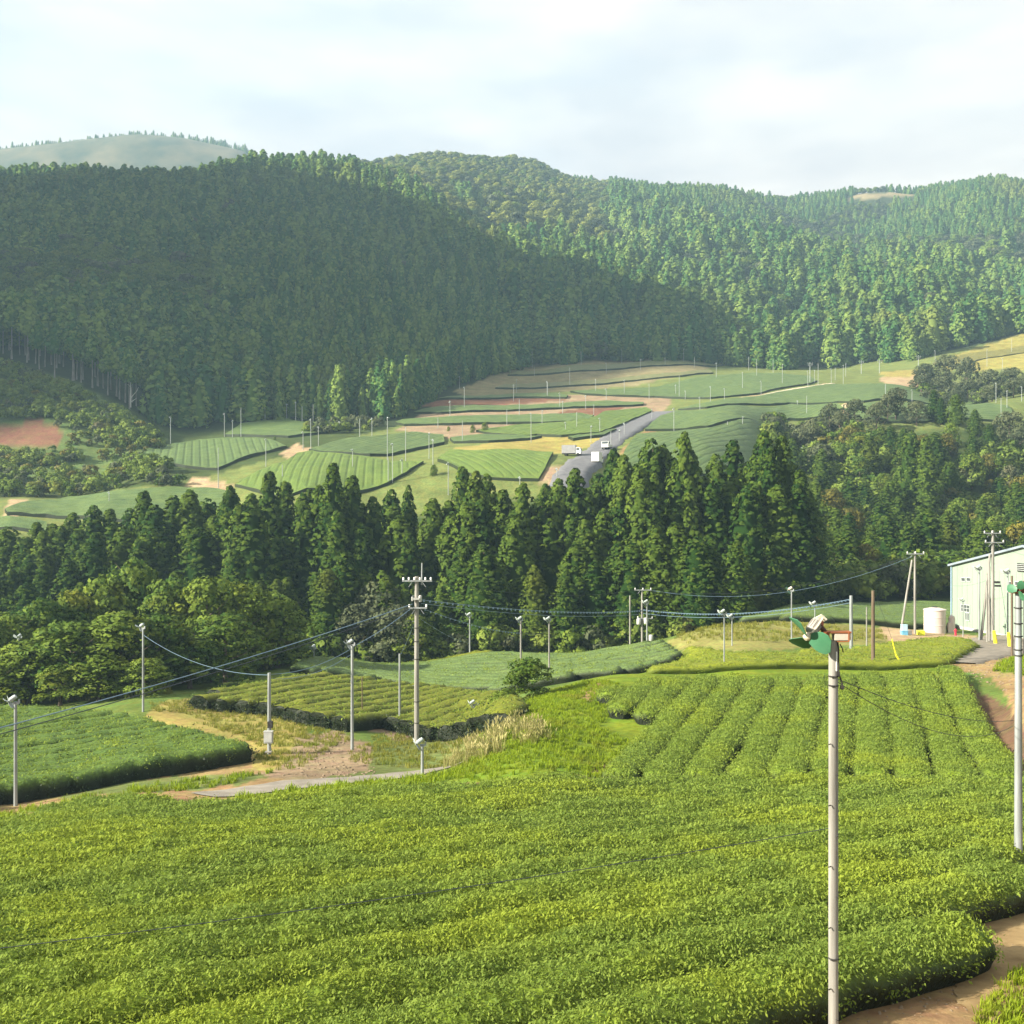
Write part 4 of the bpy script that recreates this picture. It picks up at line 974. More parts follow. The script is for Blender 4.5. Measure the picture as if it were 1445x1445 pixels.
# ---- broadleaf thicket left of the utility pole
thick = [(-40, 870, 93, 0, 1.0), (12, 872, 97, 1, 1.0), (60, 850, 100, 0, 1.0), (105, 838, 103, 2, 0.95), (150, 822, 108, 1, 1.05), (192, 796, 110, 2, 1.1), (240, 822, 108, 0, 1.05), (292, 818, 106, 3, 1.05), (345, 828, 108, 1, 1.05), (392, 842, 112, 2, 1.0),
         (40, 905, 90, 2, 0.9), (100, 880, 90, 3, 1.1), (170, 868, 92, 0, 1.15), (225, 872, 94, 1, 1.0), (268, 900, 95, 2, 0.9), (318, 870, 100, 0, 1.05), (375, 890, 112, 3, 0.9), (0, 930, 88, 1, 0.8), (140, 925, 88, 1, 0.8), (205, 930, 88, 3, 0.75), (85, 940, 87, 0, 0.7), (298, 940, 101, 2, 0.8), (345, 930, 106, 1, 0.8), (-60, 910, 89, 2, 0.9), (400, 880, 116, 0, 0.8)]
thick.sort()
for i, (x, y, d, v, w) in enumerate(thick):
    base = at(x, d); hgt = (CZ + (CY - y) / FOC * d - base.z) * 1.06
    lk = 'tall olive-green' if hgt > 9 else ('rounded green' if hgt > 6 else 'low bushy green')
    gold = i in (5, 14, 19)
    put_tree('broadleaf_tree', BL[v], BTR[i % 3], base, hgt / 11.0 / 0.93, i * 1.7, f'{lk} broadleaf tree in the left thicket, {ordn(i)} from its left end', 'broadleaf trees in the left thicket', 'tree', np.clip(w * 8.0 / max(hgt, 4) * 1.22, 0.8, 2.2))
# dark rounded trees at the foot of the belt
foot = [(535, 820, 132, 'grey', 1.1), (560, 850, 129, 'grey', 1.0), (505, 850, 130, 'grey', 0.9), (585, 865, 128, 'broad', 0.9), (455, 870, 131, 'broad', 0.9), (640, 880, 131, 'broad', 0.8), (700, 885, 131, 'broad', 0.8), (770, 880, 131, 'broad', 0.8), (830, 880, 131, 'broad', 0.8), (890, 870, 131, 'broad', 0.9), (940, 860, 133, 'broad', 0.9), (1120, 760, 178, 'broad', 1.1), (1060, 800, 156, 'broad', 1.0), (1000, 735, 150, 'grey', 0.9), (985, 800, 140, 'grey', 0.8), (1300, 745, 185, 'gold', 1.2), (1175, 800, 168, 'broad', 1.0), (1235, 790, 170, 'broad', 1.1), (1290, 800, 168, 'broad', 1.0), (1345, 775, 172, 'broad', 1.1), (1400, 750, 175, 'broad', 1.1), (1440, 735, 176, 'gold', 1.0), (1095, 810, 160, 'broad', 0.9), (1130, 830, 158, 'broad', 0.8), (1210, 835, 160, 'broad', 0.8), (1270, 838, 160, 'broad', 0.8), (1325, 830, 162, 'broad', 0.8)]
foot.sort()
for i, (x, y, d, kd, w) in enumerate(foot):
    base = at(x, d); hgt = max(4.0, CZ + (CY - y) / FOC * d - base.z)
    cr = {'grey': BG[i % 3], 'broad': BL[i % 4], 'gold': BY[i % 2]}[kd]
    nm = {'grey': 'greyish-green', 'broad': 'dark green', 'gold': 'yellow-green'}[kd]
    put_tree('broadleaf_tree', cr, BTR[i % 3], base, hgt / 11.0 / 0.93, i * 2.1, f'{nm} rounded tree at the foot of the valley woods, {ordn(i)} from the left', 'rounded trees at the foot of the valley woods', 'tree', np.clip(w * 9.0 / hgt, 0.6, 1.6))

# ---- mixed wood on the right of the valley
wood = []
for row in range(7):
    d = 288 - row * 17.5
    for k in range(20):
        x = 1085 + k * 21 + (row % 2) * 10 + r_.uniform(-10, 10)
        if x < 1085 + row * 4 or x > 1500: continue
        dd = d + r_.uniform(-6, 6) - (12 if x > 1380 else 0)
        wood.append((x, dd, row))
wood.sort()
gi = [0]
for i, (x, d, row) in enumerate(wood):
    base = at(x, d)
    q = r_.random(); con = q < (0.55 if 1 < row else 0.35)
    if row == 0 and 1100 < x < 1200: con = False
    hgt = (r_.uniform(7, 10) if row < 2 else r_.uniform(9.5, 13.5)) if con else r_.uniform(7.5, 10.5)
    if abs(x - 1300) < 16 and row in (3,): con, hgt = True, 21
    rk = ['hindmost', 'sixth', 'fifth', 'fourth', 'third', 'second', 'foremost'][row]
    n_in = sum(1 for b in wood[:i] if b[2] == row)
    if con:
        v = r_.randrange(6)
        put_tree('conifer_tree', CED[v], CTR[0], base, hgt / 20.0, r_.uniform(0, 6.28), f'conifer in the {rk} row of the right-hand wood, {ordn(n_in)} from left', 'trees of the mixed wood on the right', 'tree', np.clip(r_.uniform(0.95, 1.3) * 4.0 / 3.2 / (hgt / 20) * 0.85, 0.8, 1.7))
    else:
        kd = r_.random()
        cr = BG[i % 3] if (row < 1 or kd < 0.10) else (BY[i % 2] if kd < 0.36 else BL[i % 4])
        nm = 'greyish' if cr in BG else ('yellowing' if cr in BY else 'leafy green')
        put_tree('broadleaf_tree', cr, BTR[i % 3], base, hgt / 11.0, r_.uniform(0, 6.28), f'{nm} round-headed tree in the {rk} row of the right-hand wood, {ordn(n_in)} from left', 'trees of the mixed wood on the right', 'tree', r_.uniform(0.8, 1.1))
# grey trees beyond the right-hand fields
for i, (x, y, d, w) in enumerate([(1305, 512, 400, 1.5), (1335, 500, 405, 1.7), (1365, 504, 395, 1.4), (1300, 530, 375, 1.3), (1330, 530, 372, 1.4), (1365, 535, 365, 1.4), (1395, 520, 385, 1.3), (1425, 518, 380, 1.4), (1450, 530, 365, 1.4), (1400, 545, 345, 1.2), (1430, 550, 340, 1.1), (1350, 548, 350, 1.0)]):
    base = at(x, d); hgt = max(6, CZ + (CY - y) / FOC * d - base.z)
    put_tree('broadleaf_tree', BG[i % 3], BTR[i % 3], base, hgt / 11.0 / 0.93, i * 1.3, f'grey-green spreading tree in the clump beyond the right-hand tea, {ordn(i)} from upper left', 'grey-green trees beyond the right-hand fields', 'tree', np.clip(w * 8 / hgt, 0.8, 1.8))
# small dark round trees standing alone in the fields
for x, y0, y1, d, lb in ((612, 671, 655, 218, 'small dark round tree alone on the olive slope behind the cedars'), (633, 608, 601, 285, 'tiny dark bush on the pinkish bare strip, left of two others'), (667, 610, 599, 283, 'round brownish bush on the bare strip, middle of three'), (684, 609, 595, 284, 'tall brownish bush on the bare strip, right of three'), (388, 620, 615, 262, 'tiny dark shrub beside the dirt ramp in the far fields')):
    base = hit(x, y0, 0, 190); hgt = (y0 - y1) * base.y / FOC
    put_tree('bush', BL[1], None, base - Vector((0, 0, hgt * 0.2)), hgt / 8.6, 1.0, lb, None, 'bush', 0.85)

# ---- forest edge with bare trunks above the grassy hill
TALLT = trunk_mesh(70, 14.0, 0.21, PALEBARK, 0)
edge_crown = [conifer(80 + i, 9.0, 2.6, 90, 8, 0.95, CEDAR_FAR, 0.0, 0.7, 0.2, 1.0) for i in range(3)]
for i in range(40):
    x = -25 + i * 5.6 + r_.uniform(-4.5, 4.5)
    yb = np.interp(x, [-30, 0, 60, 110, 160, 200], [498, 508, 524, 548, 574, 596]) + r_.uniform(-5, 2)
    base = at(x, np.interp(x, [-30, 200], [298, 283]) + r_.uniform(0, 20))
    o = thing('tall_cedar', base, f'cedar with a long bare trunk above the grassy hill, {ordn(i)} from the left', 'cedar tree', 'bare-trunked cedars at the forest edge', r_.uniform(0, 6.28))
    s = r_.uniform(0.8, 1.25); o.scale = (s * r_.uniform(0.7, 1.1), s, s); o.rotation_euler = (r_.uniform(-0.03, 0.03), r_.uniform(-0.03, 0.03), r_.uniform(0, 6.28))
    link('trunk', TALLT, o); link('crown', edge_crown[i % 3], o, (0, 0, 7.8))
dt = MB(); dt.tube((0, 0, -0.5), (0.1, 0, 4.0), 0.22, 0.15, 7); dt.tube((0.1, 0, 4.0), (0, 0, 7.0), 0.15, 0.05, 6); dt.tube((0.05, 0, 2.2), (1.6, 0, 4.0), 0.12, 0.08, 5); dt.tube((1.6, 0, 4.0), (2.0, 0.1, 5.0), 0.08, 0.03, 5); dt.tube((0.1, 0, 1.2), (1.4, 0.2, 2.2), 0.10, 0.05, 5); dt.tube((0.1, 0, 5.0), (-0.7, 0, 5.6), 0.08, 0.03, 5)
dead = thing('dead_tree', hit(184, 574, 0, 200), 'bare white dead tree at the edge of the dark forest', 'dead tree'); dt.build('trunk', surf('bleached_wood', (0.55, 0.53, 0.50)), dead); dead.scale = (1.15, 1.15, 1.15)

# ---- the wooded hills: a mass nobody could count
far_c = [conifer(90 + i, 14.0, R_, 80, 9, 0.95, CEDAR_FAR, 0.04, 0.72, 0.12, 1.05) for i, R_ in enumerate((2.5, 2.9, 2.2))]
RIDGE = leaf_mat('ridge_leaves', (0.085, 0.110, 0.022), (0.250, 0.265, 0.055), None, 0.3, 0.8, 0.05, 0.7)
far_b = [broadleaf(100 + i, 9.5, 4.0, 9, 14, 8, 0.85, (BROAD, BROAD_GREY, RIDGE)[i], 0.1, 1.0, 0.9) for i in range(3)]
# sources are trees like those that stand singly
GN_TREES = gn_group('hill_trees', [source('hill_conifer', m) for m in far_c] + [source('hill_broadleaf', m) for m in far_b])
pts, kinds, scl, rots = [], [], [], []
y = 288.0
while y < 1090:
    sp = 4.4 if y < 480 else (5.0 if y < 700 else 6.2)
    x0, x1 = -0.60 * y, 0.60 * y
    n = int((x1 - x0) / sp)
    X = x0 + (np.arange(n) + rng.uniform(0, 0.9, n)) * sp; Y = y + rng.uniform(-0.5, 0.5, n) * sp
    Z = H(X, Y); px = CX + FOC * X / Y; py = CY - FOC * (Z - CZ) / Y
    ok = py < np.interp(px, [-200, 0, 60, 110, 160, 200, 240, 300, 420, 480, 555, 600, 640, 700, 750, 880, 1000, 1100, 1200, 1290, 1350, 1400, 1445, 1600], [495, 500, 516, 540, 566, 590, 612, 600, 592, 594, 594, 570, 545, 530, 517, 509, 513, 522, 520, 508, 490, 481, 470, 466])
    ok &= Y > np.where(px < 215, 313, 284)
    ok &= ~((px > 1195) & (px < 1292) & (Y > 940) & (Y < 1060) & (py < 288))
    # behind a nearer crest by more than a tree's height: not in view
    iv = np.clip(np.searchsorted(VG, np.log(Y)) - 1, 0, len(VG) - 1); iu = np.clip(np.searchsorted(UG, X / Y) - 1, 0, len(UG) - 1)
    ok &= (TMAX[iv, iu] - TG[iv, iu]) * Y < 22
    big = (px > 690) & (Y > 480) & (Y < 800)
    ok &= ~big | (rng.uniform(0, 1, n) < 0.46)
    X, Y, Z, px, py, big = X[ok], Y[ok], Z[ok], px[ok], py[ok], big[ok]
    m = len(X)
    # broadleaf patches among the conifers
    pn = vnoise(X / 38.0, Y / 38.0, 21) + 0.35 * vnoise(X / 11.0, Y / 11.0, 22)
    isb = pn > 0.98
    isb |= (px < 300) & (py > 380) & (pn > 0.62)
    isb |= (px > 470) & (px < 860) & (Y > 700) & (pn > 0.30)
    isb |= (px > 1200) & (py > 340) & (py < 400) & (Y > 600) & (pn > 0.55)
    isb |= (px > 1000) & (px < 1250) & (py < 345) & (Y > 700) & (pn > 0.6)
    planted = (px > 380) & (px < 700) & (py > 400)
    isb &= ~(planted & (pn < 1.15))
    k = np.where(isb, 3 + (rng.uniform(0, 1, m) < np.where(px < 320, 0.15, 0.4)), rng.integers(0, 3, m))
    k = np.where(isb & (px > 470) & (px < 860) & (Y > 690) & (rng.uniform(0, 1, m) < 0.7), 5, k)
    s = rng.uniform(0.68, 1.28, m) * np.where(isb, 0.95, 1.0)
    s = np.where(Y > 800, s * np.where((Y > 930), 0.62, 0.8), s)
    s = np.where(big, s * 1.38, s)
    wdt = rng.uniform(0.85, 1.2, m)
    wdt = np.where(planted, 0.72, wdt) * np.where(big & ~isb, 1.1, 1.15)
    pts.append(np.stack([X, Y, Z - 0.3], 1)); kinds.append(k); scl.append(np.stack([s * wdt, s * wdt, s], 1)); rots.append(np.stack([rng.normal(0, 0.04, m), rng.normal(0, 0.04, m), rng.uniform(0, 6.28, m)], 1))
    y += sp * 0.9
pts, kinds, scl, rots = np.concatenate(pts), np.concatenate(kinds), np.concatenate(scl), np.concatenate(rots)
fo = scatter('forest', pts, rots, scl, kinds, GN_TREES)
fo['label'] = 'dense dark conifer forest covering the hills beyond the valley'
# ridge trees of the hazy hill
rx = np.linspace(-700, -275, 170); ry = np.full_like(rx, 1300.0)
ok = rng.uniform(0, 1, len(rx)) < 0.75; rx, ry = rx[ok], ry[ok]
rz_ = hump(rx, ry) + CZ
ft = scatter('far_trees', np.stack([rx, ry, rz_ - 1], 1), np.zeros((len(rx), 3)), rng.uniform(0.45, 0.9, len(rx)), rng.integers(0, 3, len(rx)), GN_TREES)
ft['label'] = 'tiny dark trees along the crest of the hazy far hill'
print('forest', len(pts))
# ------------------------------------------------------------------ rough grass, pampas and undergrowth (uncountable growth)
GRASS_LIME = leaf_mat('lush_grass', (0.130, 0.200, 0.010), (0.290, 0.370, 0.016), (0.25, 0.26, 0.03), 0.4, 0.5, 0.15, 0.6, 0.4)
GRASS_DRY = leaf_mat('dry_grass', (0.135, 0.150, 0.018), (0.290, 0.280, 0.045), (0.16, 0.22, 0.02), 0.35, 0.5, 0.15, 0.6, 0.35)
PAMPAS = leaf_mat('pampas', (0.190, 0.205, 0.045), (0.420, 0.370, 0.160), (0.22, 0.24, 0.05), 0.35, 0.5, 0.15, 0.6, 0.3)
def tuft_mesh(seed, n, h, w, spread, mat, plume=False):
    r = np.random.default_rng(seed)
    V, F, T = [], [], []
    for i in range(n):
        a = r.uniform(0, 6.28); b = r.uniform(0.15, 0.6); hh = h * r.uniform(0.6, 1.15)
        x0, y0 = r.normal(0, spread, 2); dx, dy = math.cos(a), math.sin(a); px_, py_ = -dy * w, dx * w
        m1 = (x0 + dx * b * hh * 0.3, y0 + dy * b * hh * 0.3, hh * 0.6); e = (x0 + dx * b * hh, y0 + dy * b * hh, hh * (1 - 0.25 * b))
        o = len(V)
        V += [(x0 - px_, y0 - py_, -0.03), (x0 + px_, y0 + py_, -0.03), (m1[0] + px_ * 0.8, m1[1] + py_ * 0.8, m1[2]), (m1[0] - px_ * 0.8, m1[1] - py_ * 0.8, m1[2]), e, e]
        F += [(o, o + 1, o + 2, o + 3), (o + 3, o + 2, o + 4, o + 5)]
        tn = np.clip(r.normal(0.5, 0.2), 0, 1); T += [tn * 0.7] * 2 + [tn] * 4
        if plume and i % 3 == 0:
            o = len(V); q = 0.05
            t_ = (e[0] + dx * 0.18, e[1] + dy * 0.18, e[2] + 0.32)
            V += [(e[0] - px_ * 0.5, e[1] - py_ * 0.5, e[2] - 0.1), (e[0] + dx * 0.08 + q, e[1] + q, e[2] + 0.12), t_, (e[0] + dx * 0.08 - q, e[1] - q, e[2] + 0.12)]
            F.append((o, o + 1, o + 2, o + 3)); T += [1.0] * 4
    return mesh_np('tuft', np.array(V), np.array(F), mat, False, {'tone': np.array(T)})
GN_LIME = gn_group('lush', [source('grass_tuft', tuft_mesh(s, 16, 0.42, 0.022, 0.12, GRASS_LIME)) for s in range(3)])
GN_DRY = gn_group('dry', [source('dry_tuft', tuft_mesh(s + 10, 14, 0.38, 0.020, 0.13, GRASS_DRY)) for s in range(3)])
GN_PAMPAS = gn_group('pampas', [source('pampas_tuft', tuft_mesh(s + 20, 30, 1.35, 0.028, 0.22, PAMPAS, True)) for s in range(3)])
SCRUB = leaf_mat('scrub_leaves', (0.095, 0.145, 0.028), (0.230, 0.290, 0.052), (0.17, 0.16, 0.03), 0.3, 0.6, 0.05, 0.6, 0.1)
BUSHES = [broadleaf(120 + i, 2.4, 1.35, 5, 12, 6, 0.34, m_, 0.02, 1.0, 0.32) for i, m_ in enumerate((SCRUB, BROAD, BROAD_GREY, BROAD_GOLD))]
GN_BUSH = gn_group('bushes', [source('bush', m) for m in BUSHES])
def world_poly(poly):
    """polygon corners given as (column, distance)"""
    return [((a - CX) / FOC * d, d) for a, d in poly]
def region(name, poly, dens, ng, s0, s1, nk, label, kindw=None, zoff=0.0, patch=0.0, wid=1.0):
    Q = world_poly(poly)
    xs_ = [q[0] for q in Q]; ys_ = [q[1] for q in Q]
    n = int((max(xs_) - min(xs_)) * (max(ys_) - min(ys_)) * dens)
    X = rng.uniform(min(xs_), max(xs_), n); Y = rng.uniform(min(ys_), max(ys_), n)
    ok = inside(Q, X + wob(X, Y, 2.5) * 0.6, Y + wob(X, Y, 3.1, 2) * 0.6)
    if patch: ok &= vnoise(X * 0.35, Y * 0.35, 31) > patch
    X, Y = X[ok], Y[ok]; m = len(X)
    s = rng.uniform(s0, s1, m)
    k = rng.integers(0, nk, m) if kindw is None else rng.choice(len(kindw), m, p=kindw)
    o = scatter(name, np.stack([X, Y, H(X, Y) + zoff], 1), np.stack([rng.normal(0, 0.1, m), rng.normal(0, 0.1, m), rng.uniform(0, 6.28, m)], 1), np.stack([s * wid, s * wid, s], 1), k, ng)
    o['label'] = label
    return o
region('grass', [(600, 50), (660, 48.6), (820, 48.2), (905, 49), (895, 56), (850, 60), (905, 68), (840, 78), (770, 78), (750, 70), (700, 60), (640, 54)], 14, GN_LIME, 0.35, 0.7, 3, 'lush lime-green grass on the bank beside the road')
region('grass', [(610, 48.5), (1100, 48.8), (1450, 48.8), (1450, 47.5), (610, 46.8)], 2.5, GN_LIME, 0.5, 0.9, 3, 'grass along the top edge of the foreground tea field')
region('grass', [(330, 45), (480, 46.5), (640, 49), (640, 53), (560, 53), (470, 51), (330, 47)], 6, GN_LIME, 0.6, 1.2, 3, 'tall green grass between the farm road and the foreground tea')
region('grass', [(-40, 44), (120, 47), (340, 53), (390, 57), (300, 56), (150, 52), (20, 49)], 5, GN_LIME, 0.4, 0.9, 3, 'grass strip between the dirt track and the foreground tea', patch=0.25)
region('dry_grass', [(205, 81), (250, 85), (330, 85), (430, 78), (500, 73), (480, 66), (420, 58), (395, 57), (362, 62), (350, 68), (300, 74), (240, 78)], 6, GN_DRY, 0.35, 0.85, 3, 'yellow dry grass on the bank above the left tea field', patch=0.28)
region('dry_grass', [(500, 60), (690, 57), (690, 66), (640, 74), (560, 76), (520, 74)], 5, GN_DRY, 0.35, 0.8, 3, 'dry grass on the eroded bank round the tall utility pole', patch=0.35)
region('pampas_grass', [(622, 57), (650, 54.5), (700, 53.5), (780, 53.5), (782, 56), (760, 59), (720, 61), (680, 62), (645, 60)], 2.2, GN_PAMPAS, 0.38, 0.72, 3, 'pale plumed pampas grass on the bank')
region('dry_grass', [(950, 112), (1000, 116), (1100, 118), (1250, 113), (1250, 103), (1050, 100), (960, 104)], 2.0, GN_DRY, 0.6, 1.2, 3, 'dry tan grass on the hilltop beyond the tea', patch=0.2)
region('dry_grass', [(-120, 92), (230, 88), (260, 90), (230, 96), (-100, 98)], 2.5, GN_DRY, 0.8, 2.2, 3, 'rough dry grass at the foot of the thicket')
region('grass', [(1372, 16.4), (1400, 18.4), (1447, 20.4), (1600, 21.5), (1800, 15), (1500, 12)], 60, GN_LIME, 0.22, 0.55, 3, 'bright grass in the corner beyond the soil path')
region('grass', [(1402, 78), (1425, 90), (1475, 95), (1540, 80), (1480, 72)], 5, GN_LIME, 0.5, 1.0, 3, 'grass beside the rutted track to the factory')
region('undergrowth', [(-160, 292), (0, 296), (60, 288), (120, 281), (190, 274), (232, 264), (220, 254), (150, 250), (60, 262), (-160, 266)], 0.34, GN_BUSH, 0.7, 1.5, 4, 'low scrub on the grassy hill below the forest', [0.75, 0.1, 0.1, 0.05])
region('undergrowth', [(100, 256), (150, 250), (222, 252), (205, 236), (100, 232)], 0.07, GN_BUSH, 0.6, 1.3, 4, 'yellow-green bushes on the lower slope of the grassy hill', [0.5, 0.1, 0.1, 0.3])
region('undergrowth', [(-160, 236), (100, 232), (205, 234), (245, 216), (200, 210), (60, 211), (-160, 216)], 0.16, GN_BUSH, 0.8, 1.6, 4, 'dense hedgerow scrub above the low tea field', [0.5, 0.2, 0.15, 0.15])
region('undergrowth', [(-160, 247), (40, 244), (100, 250), (100, 234), (-160, 236)], 0.16, GN_BUSH, 0.6, 1.3, 4, 'yellow-green bushes below the red earth cut', [0.6, 0.1, 0.05, 0.25])
region('undergrowth', [(190, 215), (255, 214), (262, 210), (200, 206)], 0.25, GN_BUSH, 0.8, 1.3, 4, 'dark scrub beside the dirt pull-in', [0.3, 0.2, 0.5, 0.0])
region('undergrowth', [(-160, 94), (150, 93), (290, 100), (400, 112), (420, 122), (250, 116), (-160, 112)], 0.55, GN_BUSH, 0.7, 1.5, 4, 'undergrowth beneath the left thicket', [0.6, 0.2, 0.1, 0.1])
region('undergrowth', [(420, 128), (960, 128), (1040, 138), (1040, 145), (420, 138)], 0.3, GN_BUSH, 0.8, 1.8, 4, 'shaded undergrowth at the foot of the cedar belt', [0.6, 0.2, 0.2, 0.0])
region('undergrowth', [(1040, 152), (1500, 158), (1560, 200), (1560, 290), (1440, 276), (1250, 268), (1160, 296), (1085, 290), (1075, 230), (1090, 180)], 0.13, GN_BUSH, 1.2, 2.6, 4, 'understorey filling the mixed wood on the right', [0.60, 0.30, 0.05, 0.05])
region('undergrowth', [(1075, 306), (1180, 304), (1190, 288), (1080, 284)], 0.12, GN_BUSH, 1.2, 2.2, 4, 'grey scrub at the top of the mixed wood', [0.2, 0.1, 0.7, 0.0])
region('undergrowth', [(425, 288), (500, 293), (545, 288), (540, 279), (470, 272), (430, 273)], 0.14, GN_BUSH, 0.7, 1.4, 4, 'pale scrub in the hollow between the far tea fields', [0.4, 0.1, 0.5, 0.0])
region('undergrowth', [(1285, 360), (1480, 330), (1480, 400), (1300, 415)], 0.03, GN_BUSH, 1.2, 2.2, 4, 'grey scrub under the clump beyond the right-hand fields', [0.2, 0.1, 0.7, 0.0])
# loose stones and clods on the tracks
def stone_mesh(seed):
    r = np.random.default_rng(seed); d = rand_dirs(14, r); import bmesh
    bm = bmesh.new()
    for v in d: bm.verts.new(v * r.uniform(0.7, 1.1) * np.array([1, 0.8, 0.55]))
    bmesh.ops.convex_hull(bm, input=bm.verts)
    me = bpy.data.meshes.new('stone'); bm.to_mesh(me); bm.free(); me.materials.append(surf('stone', (0.15, 0.105, 0.065), (0.25, 0.19, 0.125), 4.0, 0.95)); return me
GN_STONE = gn_group('stones', [source('stone', stone_mesh(s)) for s in range(3)])
region('gravel', [(1040, 15.5), (1200, 16.5), (1400, 18.3), (1460, 21.5), (1500, 26), (1440, 27), (1390, 21), (1180, 16.9)], 26, GN_STONE, 0.012, 0.055, 3, 'small stones and clods scattered on the soil path')
region('litter_grass', [(1040, 15.3), (1200, 16.3), (1400, 18.1), (1460, 21.3), (1500, 26), (1440, 27), (1390, 21), (1180, 16.9)], 5, GN_DRY, 0.12, 0.4, 3, 'dry stalks and leaf litter on the soil path', patch=0.45)
region('gravel', [(400, 55), (520, 54), (540, 62), (505, 72), (450, 70), (430, 60)], 4, GN_STONE, 0.03, 0.14, 3, 'loose stones on the eroded dirt ramp')
region('gravel', [(1330, 84), (1380, 93), (1445, 98), (1460, 70), (1445, 58), (1410, 72)], 3, GN_STONE, 0.03, 0.16, 3, 'loose stones on the rutted track')
# single shrubs of the near bank
for x, y0, d, s, lb, m in ((745, 990, 74, 1.35, 'dark green spiky bush on the bank, in front of the grey-green tea field', BL[0]), (715, 1000, 72, 0.8, 'smaller dark bush left of the spiky bush on the bank', BL[2])):
    b_ = at(x, d); put_tree('bush', m, None, b_ - Vector((0, 0, 0.4)), s * 0.25, 0.7, lb, None, 'bush', 1.5)
# fallen stalks along the road
for x, y, h_, ln, lb in ((1260, 906, 0, 0, ''),): pass

# ------------------------------------------------------------------ poles
GALV = surf('galvanised_pole', (0.18, 0.19, 0.185), (0.33, 0.35, 0.35), 3.0, 0.55, 0.3, bump=0.05, stretch=(1.5, 1.5, 0.12), lo=0.30, hi=0.60)
CONCP = surf('concrete_pole', (0.145, 0.135, 0.118), (0.31, 0.295, 0.265), 3.2, 0.85, bump=0.15, stretch=(1.6, 1.6, 0.10), lo=0.30, hi=0.62)
WOODP = surf('weathered_pole', (0.10, 0.07, 0.045), (0.17, 0.125, 0.085), 2.5, 0.85, bump=0.3, stretch=(1, 1, 0.12))
FANG = surf('fan_green', (0.040, 0.140, 0.070), (0.065, 0.185, 0.10), 2.0, 0.45, spec=0.4)
FANW = surf('fan_white', (0.30, 0.34, 0.33), (0.40, 0.44, 0.42), 2.0, 0.45, spec=0.4)
MOTORC = surf('motor_cream', (0.50, 0.44, 0.33), (0.62, 0.56, 0.44), 5.0, 0.55)
DARK = surf('dark_fitting', (0.022, 0.022, 0.024), (0.05, 0.045, 0.04), 8.0, 0.6)
RUST = surf('rusty_orange', (0.34, 0.105, 0.035), (0.20, 0.075, 0.035), 6.0, 0.7)
CERAM = surf('porcelain', (0.70, 0.70, 0.66), rough=0.3, spec=0.5)
WIREM = surf('cable_sheath', (0.025, 0.03, 0.04), rough=0.5)
WIREB = surf('cable_pale', (0.12, 0.18, 0.24), rough=0.4)
GREYBOX = surf('grey_cabinet', (0.36, 0.36, 0.34), (0.44, 0.44, 0.41), 3.0, 0.5)
YEL = surf('yellow_guard', (0.80, 0.66, 0.02), (0.85, 0.72, 0.05), 3.0, 0.45)

def blade_mesh(length, wide, mat, pitch=0.45):
    """a curved, thick fan blade along +X"""
    mb = MB(); n = 7
    V, F = [], []
    for k in range(n):
        q = k / (n - 1); x = 0.06 + (length - 0.06) * q
        w = wide * (0.35 + 0.9 * math.sin(min(1, q * 1.1 + 0.12) * math.pi * 0.62)) * (0.62 if k == n - 1 else 1) * 0.5
        tw = pitch * (1.1 - 0.6 * q)
        for side in (-1, -0.33, 0.33, 1):
            y = side * w; z = 0.05 * w * (1 - side * side)
            V.append((x, y * math.cos(tw) - z * math.sin(tw), y * math.sin(tw) + z))
    m = 4; o = len(V)
    V += [(a, b, c - 0.012) for a, b, c in V]
    for k in range(n - 1):
        for j in range(m - 1):
            F.append((k * m + j, (k + 1) * m + j, (k + 1) * m + j + 1, k * m + j + 1)); F.append((o + k * m + j, o + k * m + j + 1, o + (k + 1) * m + j + 1, o + (k + 1) * m + j))
        F.append((k * m, o + k * m, o + (k + 1) * m, (k + 1) * m)); F.append((k * m + 3, (k + 1) * m + 3, o + (k + 1) * m + 3, o + k * m + 3))
    for j in range(m - 1):
        F.append((j, j + 1, o + j + 1, o + j)); e = (n - 1) * m; F.append((e + j, o + e + j, o + e + j + 1, e + j + 1))
    return mb.add(V, F).mesh('blade', mat, True)
BLADE_W, BLADE_G = blade_mesh(0.50, 0.26, FANW), blade_mesh(0.52, 0.30, FANG)
mb = MB(); mb.lathe([(0.03, -0.34), (0.13, -0.30), (0.15, -0.15), (0.15, 0.10), (0.09, 0.16), (0.05, 0.2)], n=12); mb.lathe([(0.05, 0.2), (0.075, 0.21), (0.075, 0.27), (0.03, 0.30)], n=10)
MOTOR_M = mb.mesh('motor', FANW, True)
MOTOR_D = mb.mesh('motor', MOTORC, True)
mb = MB(); mb.box((0, 0, 0), (0.34, 0.14, 0.16)); mb.box((-0.2, 0, 0.1), (0.10, 0.12, 0.25)); BRACKET_M = mb.mesh('bracket', GALV)
POLES = {}
pole_cache = {}
def pole_mesh(h, r, mat, bands=True):
    key = (round(h, 1), r, mat.name)
    if key not in pole_cache:
        m_ = MB(); m_.tube((0, 0, -0.6), (0, 0, h), r * 1.08, r * 0.86, 10)
        pole_cache[key] = m_.mesh('pole', mat, True)
    return pole_cache[key]
